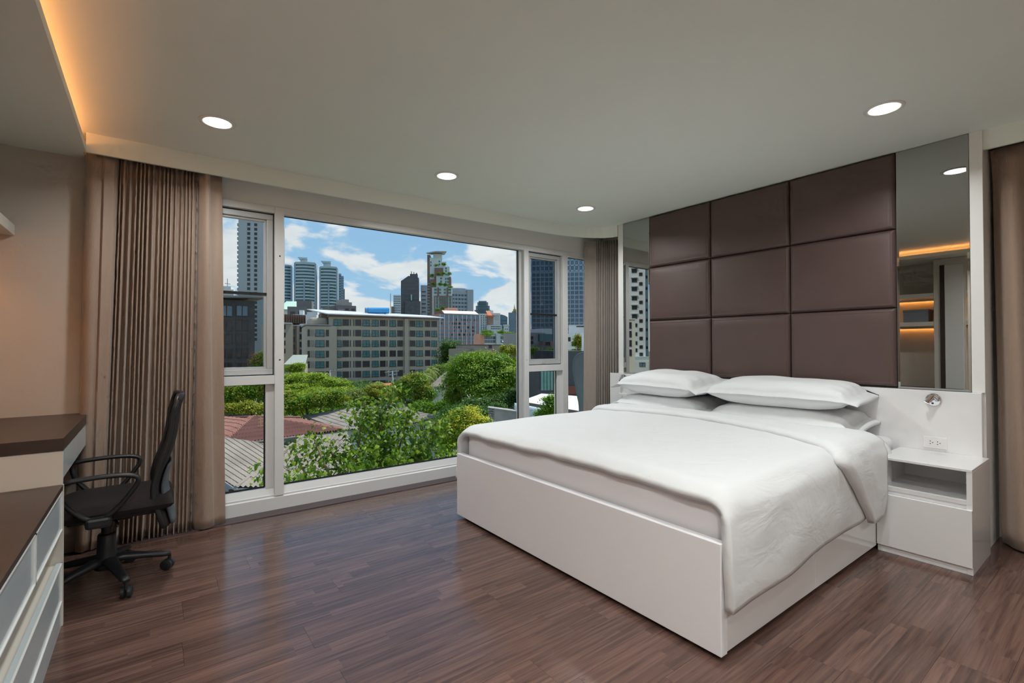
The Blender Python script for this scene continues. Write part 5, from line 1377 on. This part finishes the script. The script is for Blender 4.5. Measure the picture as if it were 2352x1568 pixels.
# second grey house with an arched window
h = thing('arched_window_house', 'pale green house with grey ribbed roof and white arched window', 'house', (*at(900, 960, 42)[:2], GZ))
T0, T1, E1, E0, EL, ER = at(822, 935.5, 46), at(925, 938, 46), at(944, 972.5, 41), at(789, 988, 38), at(696, 955.5, 47), at(1013, 957, 45)
tiled_slope(h, (T0, T1, E1, E0), 9, 30, 0.06, 'roof_grey', 0.03)
tiled_slope(h, (T0-[.05, 0, 0], T0, E0, EL), 8, 20, 0.04, 'roof_grey', 0.03)
tiled_slope(h, (T1, T1+[.05, 0, 0], ER, E1), 7, 20, 0.05, 'roof_grey', 0.03)
ridge(h, [EL, T0, T1], 'roof_grey', 0.08); ridge(h, [T1, E1], 'roof_grey', 0.09); ridge(h, [T0, E0], 'roof_grey', 0.08)
walls_under(h, [E1+[.1, .5, 0], ER+[-.5, .1, 0], at(900, 950, 47), E0+[.5, .6, 0]], 0.15, 'house_mint')
wa, wb = E1+[.1, .5, 0], ER+[-.5, .1, 0]; ew = (wb-wa); lw = np.linalg.norm(ew[:2]); e2 = np.array([ew[0], ew[1], 0])/lw
c_ = wa+e2*(lw*0.44); zb = wa[2]-0.35; out = np.array([e2[1], -e2[0], 0])*0.06
arc = [(math.cos(t)*0.42, 0.0+math.sin(t)*0.42) for t in np.linspace(0, math.pi, 13)]
pts2 = [(0.42, -1.05)]+arc+[(-0.42, -1.05)]
def wp(a, z_, o=1.0): return c_+e2*a+out*o+np.array([0, 0, zb-0.45+z_-c_[2]])
wn_ = part('arched_window', MB().slab([wp(a, z_) for a, z_ in pts2], out*0.5), M_['win_dark'], h)
fm = MB().tube([wp(a*1.06, z_*1.03, 1.6) for a, z_ in pts2], 0.055, 6)
for a in (-0.14, 0.14): fm.tube([wp(a, -1.05, 1.7), wp(a, 0.36, 1.7)], 0.022, 5)
for z_ in (-0.7, -0.35, 0.0): fm.tube([wp(-0.42, z_, 1.7), wp(0.42, z_, 1.7)], 0.022, 5)
part('window_bars', fm, M_['house_white'], wn_)
# white clapboard house behind it
b = Bld('white_gable_house', 'small white clapboard house with ribbed grey gable roof', 992, 1032, 62, 60, 'house')
zt = b.z(1000, 884); b.box('wall', 0, b.u(1018), 0, 5, 0, zt, 'house_white'); b.box('wall', b.u(1018), b.w, 0.6, 5, 0, zt, 'house_white')
for k in range(3): b.box('shutter', b.u(998)+k*0.28, b.u(998)+k*0.28+0.23, -0.06, 0, b.z(1000, 909), b.z(1000, 886), 'canopy_aqua')
b.box('shutter', b.u(1020, .6), b.u(1020, .6)+0.3, 0.54, 0.6, b.z(1020, 909), b.z(1020, 888), 'canopy_aqua')
for k in range(9): b.box('clapboard', -0.02, b.u(1018)+0.02, -0.03, 0, 2+k*0.3, 2.27+k*0.3, 'house_white')
rfm = MB(); zr = b.z(1000, 871)
rfm.grid(lambda u, v: (b.u(994)+(b.u(1030)-b.u(994))*u+(1-v)*0.3, -0.8+v*3.2, zt-0.1+v*(zr-zt+1.0)+0.05*math.cos(u*2*math.pi*12)), 48, 1)
b.mb('roof_sheet', rfm, 'roof_grey', solid=0.05); b.mb('roof_sheet', MB().grid(lambda u, v: (b.u(994)+(b.u(1030)-b.u(994))*u, 5.8-v*3.4, zt-0.1+v*(zr-zt+1.0)), 4, 1), 'roof_grey', solid=0.05)
b = Bld('orange_roof_house', 'house top with bright orange tiles between the shrubs', 889, 930, 66, 68, 'house')
zt = b.z(900, 902); b.box('wall', 0, b.w, 0, 4, 0, zt, 'house_white')
tl_, tr_ = b.z(895, 882), 0
for k in range(5): b.mb('tile_course', MB().grid(lambda u, v, k=k: (u*b.w, -0.5+(k+v*1.1)*0.45, zt+(k+v*1.1)*0.24+0.03*math.cos(u*2*math.pi*14)), 56, 1), 'roof_orange')
b.mb('roof_board', MB().slab([(0, -.5, zt-.05), (b.w, -.5, zt-.05), (b.w, 1.8, zt+1.15), (0, 1.8, zt+1.15)], (0, .05, -.08)), 'concrete_dark')
b = Bld('flat_shed_roof', 'low shed with pale brown flat roof before the apartment block', 930, 1003, 84, 84, 'house')
zt = b.z(960, 872); b.box('wall', 0, b.w, 0, 5, 0, zt, 'brick_red'); b.mb('roof', MB().slab([(-.3, -.5, zt), (b.w, -.5, zt), (b.w, 5, zt+0.7), (1.6, 5, zt+0.7)], (0, 0, .12)), 'roof_grey')
b = Bld('pale_yard_house', 'pale roofed house glimpsed under the big round tree', 1068, 1128, 50, 50, 'house')
zt = b.z(1090, 905); b.box('wall', 0, b.w, 0, 3, 0, zt-0.6, 'house_mint'); b.mb('roof', MB().slab([(-.2, -1.2, zt-0.9), (b.w, -1.2, zt-0.9), (b.w, 3, zt+0.5), (-.2, 3, zt+0.5)], (0, 0, .12)), 'cream_roof')

# ---- utility poles
def upole(px, top, d, label, arms):
    p = at(px, top, d); q = p.copy(); q[2] = GZ
    t = thing('utility_pole', label, 'utility pole', (p[0], p[1], GZ), group='street poles')
    part('pole_shaft', MB().tube([q, p], [0.17, 0.12], 8), M_['pole_grey'], t, smooth=True)
    for dpy, w0, w1 in arms:
        a, c = at(px+w0, top+dpy-(w0*0.1), d), at(px+w1, top+dpy-(w1*0.1), d)
        am = part('cross_arm', MB().tube([a, c], 0.07, 6), M_['pole_grey'], t)
        for k in range(4):
            s_ = a+(c-a)*(k+0.3)/3.6; part('insulator', MB().tube([s_, s_+[0, 0, 0.22]], 0.06, 6), M_['concrete_dark'], am)
upole(902, 851, 70, 'street pole with cross arms before the apartment block', ((2, -18, 14), (9, -10, 9)))
upole(758, 851, 80, 'slanted lamp post rising above the trees at the left', ((0.5, -3, 26),))
upole(683.5, 842, 84, 'street pole beside the small green roofed house', ((2, -22, 1), (8, -20, 1), (13, -20, 1)))

# ================================================================== TREES
leafmat('leaf_bright', (0.17, 0.28, 0.012), (0.34, 0.46, 0.03))
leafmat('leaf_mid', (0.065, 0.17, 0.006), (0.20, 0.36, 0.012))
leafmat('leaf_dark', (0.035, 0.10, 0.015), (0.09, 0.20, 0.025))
leafmat('leaf_olive', (0.14, 0.20, 0.015), (0.42, 0.42, 0.03))
leafmat('leaf_yellow', (0.42, 0.46, 0.03), (0.74, 0.68, 0.06))
leafmat('leaf_lime', (0.17, 0.24, 0.03), (0.24, 0.32, 0.06))
leafmat('leaf_red', (0.45, 0.09, 0.03), (0.60, 0.16, 0.04))
leafmat('leaf_heart', (0.035, 0.11, 0.008), (0.27, 0.41, 0.03), 0.32)

def foliage(name, parent, blobs, n, size, mat, rng, flat=1.0, droop=0.0, base=None, kind='stuff'):
    """leaf blades gathered in twig clusters over ellipsoid crowns: blobs = [(centre, (rx,ry,rz), share)]"""
    V, F = [], []; cnt = 0; tot = sum(bb[2] for bb in blobs)
    verts = []
    for c, r_, sh in blobs:
        m = int(n*sh/tot); ncl = max(8, m//34)
        # a crown is a heap of smaller bunches, each a rough shell of twigs
        ns_ = 16; sd = rng.normal(size=(ns_, 3)); sd /= np.linalg.norm(sd, axis=1)[:, None]; sd[:, 2] = np.where(sd[:, 2] < -0.45, -sd[:, 2], sd[:, 2])
        sc_ = np.array(c)+sd*np.array(r_)*rng.uniform(0.42, 0.70, (ns_, 1)); sr_ = rng.uniform(0.34, 0.56, ns_)
        d = rng.normal(size=(ncl, 3)); d /= np.linalg.norm(d, axis=1)[:, None]
        d[:, 2] = np.where(d[:, 2] < -0.7, -d[:, 2], d[:, 2])
        wh = rng.integers(0, ns_, ncl)
        cc = sc_[wh]+d*np.array(r_)*sr_[wh][:, None]*rng.uniform(0.55, 1.05, (ncl, 1))
        idx = rng.integers(0, ncl, m)
        cr_ = np.mean(r_)*0.05+size*1.0
        p = cc[idx]+rng.normal(size=(m, 3))*cr_*np.array([1, 1, 0.55*flat])
        nrm = d[idx]*0.9+rng.normal(size=(m, 3))*0.55+np.array([0, 0, 0.7]); nrm /= np.linalg.norm(nrm, axis=1)[:, None]
        t = np.cross(nrm, rng.normal(size=(m, 3))); t /= np.linalg.norm(t, axis=1)[:, None]; bt = np.cross(nrm, t)
        s_ = size*rng.uniform(0.6, 1.25, (m, 1))
        a = p-t*s_*0.5; e = p+t*s_*0.5+np.array([0, 0, -droop*size]); l_ = p+bt*s_*0.30; r2 = p-bt*s_*0.30
        verts.append(np.stack([a, r2, e, l_], 1).reshape(-1, 3))
    V = np.concatenate(verts)
    if base is not None: V = V-base
    nq = len(V)//4
    me = bpy.data.meshes.new(name)
    me.vertices.add(len(V)); me.vertices.foreach_set('co', V.astype(np.float32).ravel())
    me.loops.add(len(V)); me.loops.foreach_set('vertex_index', np.arange(len(V), dtype=np.int32))
    me.polygons.add(nq); me.polygons.foreach_set('loop_start', np.arange(0, len(V), 4, dtype=np.int32))
    try: me.polygons.foreach_set('loop_total', np.full(nq, 4, dtype=np.int32))
    except Exception: pass
    me.materials.append(M_[mat]); me.update(calc_edges=True); me.validate()
    o = bpy.data.objects.new(name, me); C.objects.link(o); o.parent = parent; o['kind'] = kind
    return o
def tree(name, label, d, blobs_px, n, leaf_px, mat, group=None, trunk=True, second=None, flat=1.0, trunk_px=None, seed=0, cat='tree'):
    """blobs_px = [(px, py, rx_px, ry_px, depth offset)]"""
    rng = np.random.default_rng(seed+100)
    bl = []
    for px, py, rx, ry, dd in blobs_px:
        c = at(px, py, d+dd); k = (d+dd)/FPX
        bl.append((c, (rx*k, max(rx*k*0.8, 0.5), ry*k), rx*ry))
    cx_, cy_ = np.mean([q[0][0] for q in bl]), np.mean([q[0][1] for q in bl])
    if trunk_px is not None:
        tp = at(trunk_px, 900, d); cx_, cy_ = tp[0], tp[1]
    base = np.array([cx_, cy_, GZ])
    t = thing(name, label, cat, tuple(base), group=group)
    n = int(n*2.1); leaf_px = leaf_px*0.66
    foliage('foliage', t, bl, n, leaf_px*d/FPX, mat, rng, flat, base=base)
    if second: foliage('new_growth', t, [(c+[0, 0, r_[2]*0.15], tuple(np.array(r_)*1.03), s_) for c, r_, s_ in bl], int(n*second[1]), leaf_px*d/FPX*0.9, second[0], rng, flat, base=base)
    if trunk:
        top = max(bl, key=lambda q: q[2])[0]
        k = d/FPX
        tr_ = MB().tube([(cx_, cy_, GZ), (cx_+.1, cy_, (GZ+top[2])/2), tuple(np.array([cx_, cy_, 0])*0.5+np.array([top[0], top[1], 0])*0.5+[0, 0, top[2]-0.1])], [0.22, 0.18, 0.10], 7)
        for q in bl[:6]:
            m_ = np.array([cx_, cy_, (GZ+top[2])/2]); tr_.tube([m_, (m_+q[0])/2+[0, 0, -.2], q[0]], [0.12, 0.08, 0.04], 6)
        part('trunk', tr_, M_['bark'], t, smooth=True)
    return t
G = 'trees between the houses and the apartment block'
tree('round_tree', 'big round dense green tree right of the white clapboard house', 46, [(1105, 855, 78, 42, 0), (1050, 880, 38, 32, -1), (1160, 880, 42, 34, -1), (1120, 900, 55, 30, -2), (1080, 845, 45, 30, 1), (1150, 850, 45, 30, 1), (1045, 915, 30, 26, 1), (1170, 920, 28, 26, 0)], 34000, 8.0, 'leaf_mid', G, second=('leaf_bright', .22), trunk_px=1085, seed=1)
tree('tall_dark_tree', 'tall dark green tree beside the right end of the apartment block', 118, [(1037, 808, 38, 30, 0), (1022, 838, 26, 28, 0), (1054, 832, 28, 24, 2)], 7000, 5.0, 'leaf_dark', G, seed=2)
tree('yellow_tree', 'thin yellowish tree by the right edge of the picture window', 70, [(1172, 812, 26, 16, 0), (1160, 803, 14, 10, 0), (1180, 835, 20, 16, 0)], 3000, 5.0, 'leaf_olive', G, seed=3)
tree('spreading_tree', 'bright green layered spreading tree left of the apartment block', 62, [(700, 872, 60, 16, 0), (760, 880, 44, 14, 0), (680, 895, 50, 18, -2), (735, 905, 62, 18, -3), (790, 898, 30, 14, 0), (668, 875, 30, 12, -1), (730, 866, 26, 9, 0)], 17000, 6.0, 'leaf_bright', G, flat=0.5, seed=4)
tree('yellow_leaf_shrub_tree', 'leafy tree with yellow green tips above the red roof', 47, [(690, 935, 45, 24, 0), (740, 925, 40, 22, 0), (775, 920, 26, 22, 0), (660, 925, 22, 25, 0)], 12000, 7.0, 'leaf_mid', G, second=('leaf_olive', .35), seed=5)
tree('bamboo_clump', 'soft pale green bamboo clump behind the grey roof', 56, [(805, 920, 34, 22, 0), (825, 910, 20, 18, 1)], 7000, 5.5, 'leaf_lime', G, seed=6)
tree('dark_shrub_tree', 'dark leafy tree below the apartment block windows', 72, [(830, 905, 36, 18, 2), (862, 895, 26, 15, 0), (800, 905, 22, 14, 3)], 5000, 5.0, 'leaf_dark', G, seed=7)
tree('flecked_tree', 'yellow flecked green tree filling the lower left pane', 50, [(540, 915, 38, 32, 0), (585, 905, 34, 30, 0), (620, 910, 34, 34, 0), (500, 925, 30, 30, 0)], 13000, 7.0, 'leaf_mid', G, second=('leaf_olive', .5), seed=8)
tree('yellow_shrub', 'low yellow shrub row before the red roof at the left', 44, [(535, 945, 26, 16, 0), (575, 940, 30, 18, 0), (620, 945, 28, 14, 0)], 5000, 7.0, 'leaf_olive', G, seed=9, cat='shrub')
tree('red_flowering_tree', 'tree with red blossom behind the left sash', 58, [(600, 836, 22, 26, 0), (590, 862, 26, 22, 0)], 4000, 6.0, 'leaf_mid', G, second=('leaf_red', .30), seed=10)
tree('small_street_tree', 'small bright tree beside the pole and green roofed house', 78, [(675, 848, 20, 14, 0), (690, 843, 14, 10, 0)], 2500, 5.0, 'leaf_bright', G, seed=12)
tree('mixed_shrubs', 'olive green shrubs before the orange roof', 58, [(868, 902, 36, 20, 0), (840, 918, 26, 20, 0), (900, 918, 20, 16, -2)], 7000, 5.5, 'leaf_olive', G, seed=13, cat='shrub')
tree('mango_tree', 'dark tree with yellow leaf tips left of the clapboard house', 54, [(955, 893, 34, 32, 0), (925, 900, 24, 26, 0), (975, 915, 24, 24, 0)], 9000, 6.5, 'leaf_mid', G, second=('leaf_olive', .5), seed=14)
tree('garden_tree', 'light green tree behind the ribbed gable roof', 74, [(1005, 858, 22, 18, 0), (1025, 850, 20, 16, 0), (990, 872, 14, 12, 0)], 4000, 5.5, 'leaf_lime', G, seed=15)
tree('low_garden_bush', 'low green bushes below the clapboard house', 50, [(985, 940, 26, 13, 0), (1020, 935, 20, 15, 0), (960, 935, 18, 12, 0)], 5000, 6.5, 'leaf_mid', G, seed=16, cat='shrub')
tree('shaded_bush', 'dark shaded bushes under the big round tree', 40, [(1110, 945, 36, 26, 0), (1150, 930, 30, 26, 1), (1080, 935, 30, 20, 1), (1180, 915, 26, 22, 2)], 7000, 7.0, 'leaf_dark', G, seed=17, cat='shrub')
tree('yellow_bush', 'rounded bright yellow green bush behind the bed corner', 17.5, [(1070, 985, 44, 48, 0), (1035, 1010, 40, 50, 0.3), (1100, 1000, 30, 40, 0)], 15000, 7.5, 'leaf_mid', G, second=('leaf_yellow', .85), seed=18, cat='shrub')
tree('dim_hedge', 'dim green hedge behind the right lower pane', 40, [(1225, 880, 24, 26, 0), (1212, 905, 20, 18, 0)], 3500, 6.5, 'leaf_mid', G, seed=19, cat='shrub')
tree('pointed_young_tree', 'young pointed leafy tree before the white flat roof', 18, [(1262, 958, 9, 44, 0), (1281, 945, 6, 40, 0), (1246, 968, 8, 26, 0), (1264, 925, 5, 18, 0)], 2600, 8.0, 'leaf_mid', G, seed=20)
tree('villa_tree', 'olive tree before the white villa', 60, [(1328, 790, 10, 24, 0), (1318, 815, 22, 12, 0)], 2600, 5.5, 'leaf_olive', G, seed=21)
tree('sash_tree', 'green tree behind the lower part of the right sash', 55, [(1225, 812, 18, 14, 0), (1268, 812, 18, 12, 2)], 2600, 5.5, 'leaf_mid', G, seed=22)
tree('roof_hedge', 'clipped hedge along the roof of the white terrace apartments', 203, [(1172, 766.5, 20, 2.2, 0), (1122, 767.5, 18, 1.8, 0)], 1700, 3.2, 'leaf_mid', G, trunk=False, seed=23, cat='hedge')
tree('roof_tree', 'round tree on the left end of the white terrace apartments roof', 209, [(1120, 763, 12, 4.5, 0)], 700, 3.2, 'leaf_mid', G, trunk=False, seed=25)
tree('roof_tree', 'small round tree in the middle of the white terrace apartments roof', 210, [(1150, 763, 9, 4, 0)], 600, 3.2, 'leaf_mid', G, trunk=False, seed=26)
TT = [(1003, 610, 5, 3.5, 0, 'left small tree on the highest terrace of the tall condominium'), (1020, 608, 6, 4, -1, 'right bushy tree on the highest terrace of the tall condominium'), (1007, 630, 4, 3, -1, 'smallest tree on the second terrace of the tall condominium'),
      (1018, 629, 6, 4.5, -2, 'middle tree on the second terrace of the tall condominium'), (1032, 630, 6, 5, -2, 'round tree at the right edge of the second terrace of the tall condominium'), (992, 635, 6.5, 6, 0, 'big tree on the left brick step of the tall condominium'),
      (997.5, 655, 6, 5, -3, 'leftmost tree on the third terrace of the tall condominium'), (1012, 654, 5, 5, -4, 'second tree from the left on the third terrace of the tall condominium'), (1022, 655, 5, 5, -4, 'third tree from the left on the third terrace of the tall condominium'),
      (1033, 659, 6, 3, -4, 'low bush at the right end of the third terrace of the tall condominium'), (1017, 709, 5, 5, -8, 'tree low on the brick front of the tall condominium'), (1004, 712, 5, 3, -8, 'low bush at the left foot of the tall condominium')]
for k, (px, py, rx, ry, dd, lb) in enumerate(TT):
    tree('terrace_tree', lb, 421+dd, [(px, py, rx, ry, 0)], 340, 2.4, 'leaf_mid', 'trees on the condominium terraces', trunk=False, seed=40+k)
tree('undergrowth', 'dense green undergrowth below the spreading tree', 52, [(670, 945, 40, 18, 0), (730, 948, 46, 18, 0), (790, 938, 34, 16, 0)], 6000, 6.0, 'leaf_mid', G, trunk=False, seed=60, cat='shrub')
tree('undergrowth', 'dense olive undergrowth beside the orange roof', 60, [(850, 925, 40, 18, 0), (900, 915, 34, 18, 0), (945, 925, 34, 16, -3)], 6000, 5.5, 'leaf_dark', G, trunk=False, seed=61, cat='shrub')
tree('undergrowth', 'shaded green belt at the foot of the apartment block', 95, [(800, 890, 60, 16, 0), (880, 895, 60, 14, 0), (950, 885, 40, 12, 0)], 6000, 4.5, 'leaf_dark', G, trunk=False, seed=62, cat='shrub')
tree('undergrowth', 'dark green undergrowth left of the concrete screen wall', 34, [(1040, 950, 34, 18, 0), (1090, 955, 34, 20, 0), (1140, 945, 30, 20, 3)], 6000, 7.0, 'leaf_dark', G, trunk=False, seed=63, cat='shrub')
# palms
def palm(px, py, d, rpx, label, seed):
    rng = random.Random(seed); c = at(px, py, d); k = d/FPX; r_ = rpx*k
    t = thing('palm_tree', label, 'palm tree', (c[0], c[1], GZ), group='palms')
    part('trunk', MB().tube([(c[0], c[1], GZ), tuple(c)], [0.2, 0.13], 8), M_['bark'], t, smooth=True)
    for i in range(13):
        a = i*2*math.pi/13+rng.random()*.3; e = rng.uniform(0.1, 0.9); mb = MB()
        pts = []
        for j in range(9):
            s_ = j/8; pts.append(np.array([math.cos(a)*r_*s_*math.cos(e*0.6), math.sin(a)*r_*s_*math.cos(e*0.6), r_*(e*s_-0.95*s_*s_)])+c)
        for j in range(8):
            d_ = pts[j+1]-pts[j]; sd = np.cross(d_, [0, 0, 1]); sd /= np.linalg.norm(sd)+1e-6; wl = r_*0.26*math.sin(math.pi*(j+0.9)/9)
            for s_ in (-1, 1):
                for q in (0.0, 0.5):
                    p = pts[j]+d_*q
                    mb.add([p, p+d_*0.36, p+sd*s_*wl+d_*0.9+[0, 0, -wl*0.55]], [(0, 1, 2)])
        part('frond', mb, M_['leaf_lime'], t)
palm(972, 862, 60, 30, 'palm with drooping fronds left of the clapboard house', 1); palm(990, 850, 66, 26, 'taller palm in front of the garden tree', 2); palm(868, 878, 66, 18, 'small palm before the apartment block', 3)

# ---- heart-leaved tree close to the window
ht = thing('heart_leaf_tree', 'leafy tree with heart shaped leaves close outside the window', 'tree', tuple(at(850, 1250, 9.0)[:2])+(GZ,))
hb_ = BASE[ht.name]
trunk_top = at(850, 1210, 9.0)
stems = [((845, 1210), (850, 1090), (862, 1000), (905, 893), 9.0), ((840, 1190), (815, 1060), (825, 985), (838, 925), 8.8), ((845, 1200), (900, 1080), (935, 1000), (932, 945), 8.6), ((850, 1200), (940, 1110), (985, 1040), (1003, 962), 8.4),
         ((835, 1210), (760, 1120), (735, 1040), (715, 992), 8.2), ((830, 1220), (720, 1130), (690, 1080), (672, 1020), 8.0), ((825, 1220), (690, 1150), (640, 1110), (600, 1080), 7.8), ((835, 1210), (790, 1100), (765, 1060), (760, 1032), 8.4),
         ((850, 1200), (880, 1070), (890, 985), (868, 945), 9.4), ((855, 1205), (970, 1130), (1010, 1080), (1030, 1030), 8.2), ((845, 1205), (860, 1120), (850, 1060), (880, 1010), 8.2), ((845, 1205), (930, 1130), (950, 1080), (962, 1030), 8.0),
         ((840, 1210), (790, 1140), (800, 1090), (820, 1045), 8.0), ((850, 1210), (900, 1140), (905, 1100), (915, 1050), 7.8), ((838, 1210), (745, 1150), (705, 1115), (690, 1085), 7.7), ((848, 1215), (840, 1140), (850, 1100), (840, 1080), 7.6), ((855, 1215), (960, 1150), (985, 1110), (995, 1075), 7.7)]
rngh = random.Random(9)
leafpos = []
def qb(P, t):
    a = [P[i]+(P[i+1]-P[i])*t for i in range(3)]; b_ = [a[i]+(a[i+1]-a[i])*t for i in range(2)]; return b_[0]+(b_[1]-b_[0])*t
for si, st in enumerate(stems):
    P = [at(px, py, st[4]+0.25*math.sin(si+i)) for i, (px, py) in enumerate(st[:4])]
    cp_ = [qb(P, t/12) for t in range(13)]
    part('branch', MB().tube(cp_, [0.030*(1-0.8*i/12)+0.004 for i in range(13)], 6), M_['twig'], ht, smooth=True)
    for k in range(17):
        t = 0.25+0.75*k/16; o_ = qb(P, t)
        for _ in range(36 if si in (0, 1, 2, 3, 8, 10, 11, 13, 15) else 15):
            off = np.array([rngh.gauss(0, 1), rngh.gauss(0, 1), rngh.gauss(0, 0.7)])*(0.20 if t < 0.8 else 0.12)*(1.0 if 2 < si else 1.1)
            leafpos.append(o_+off)
part('trunk', MB().tube([(hb_[0], hb_[1], GZ), tuple(trunk_top)], [0.16, 0.06], 10), M_['bark'], ht, smooth=True)
def heart():
    o = [(0, 0.05), (-0.22, 0.16), (-0.42, 0.08), (-0.50, -0.14), (-0.42, -0.38), (-0.22, -0.66), (0, -1.0), (0.22, -0.66), (0.42, -0.38), (0.50, -0.14), (0.42, 0.08), (0.22, 0.16)]
    v = [(x, y-0.05, -0.16*abs(x)**1.5*1.8-0.10*y*y) for x, y in o]+[(0, -0.15, 0.03), (0, -0.5, 0.02)]
    mid = [12, 13]; f = [(12, 0, 1), (12, 1, 2), (12, 2, 3), (12, 3, 4), (12, 4, 13), (13, 4, 5), (13, 5, 6), (13, 6, 7), (13, 7, 8), (12, 13, 8), (12, 8, 9), (12, 9, 10), (12, 10, 11), (12, 11, 0)]
    return v, f
hv, hf = heart()
hm = MB().add(hv, hf); hm_me = mesh_of(hm, 'leaf', M_['leaf_heart'])
from mathutils import Euler
rest = MB()
leafpos.sort(key=lambda p: float(np.dot(p-EYE, FW)))
for i, p in enumerate(leafpos):
    s_ = rngh.uniform(0.042, 0.085)
    rot = Euler((R(rngh.uniform(15, 85)), R(rngh.uniform(-25, 25)), R(rngh.uniform(0, 360))))
    if i < 300: inst('leaf', hm_me, ht, tuple(p-hb_), rot=rot, scale=(s_, s_, s_))
    else:
        mt_ = rot.to_matrix(); rest.add([tuple(mt_ @ Vector(v)*s_+Vector(p)) for v in hv], hf)
part('leaves', rest, M_['leaf_heart'], ht, kind='stuff')

# ---- the neighbourhood goes on to the left of the picture
b = Bld('pale_walk_up', 'pale walk-up block hidden behind the brown curtain at the left', 120, 420, 95, 105)
zt = 13.0; b.box('wall', 0, b.w, 0, 12, 0, zt, 'beige_render'); b.box('parapet', -0.2, b.w+0.2, -0.3, 12, zt, zt+0.5, 'concrete')
for r_ in range(4):
    for k in range(9): put_window(b, (k+0.5)*b.w/9, 1.9+r_*3.1, 1.6, 1.5, 'dark' if (r_+k) % 3 else 'teal')
tree('street_tree', 'wide green tree hidden behind the brown curtain', 52, [(430, 900, 60, 34, 0), (380, 915, 44, 30, 0)], 8000, 7.0, 'leaf_mid', G, seed=70)
tree('street_tree', 'yellow tipped tree beyond the desk wall', 60, [(290, 900, 60, 36, 0), (220, 915, 50, 30, 0)], 8000, 7.0, 'leaf_olive', G, seed=71)
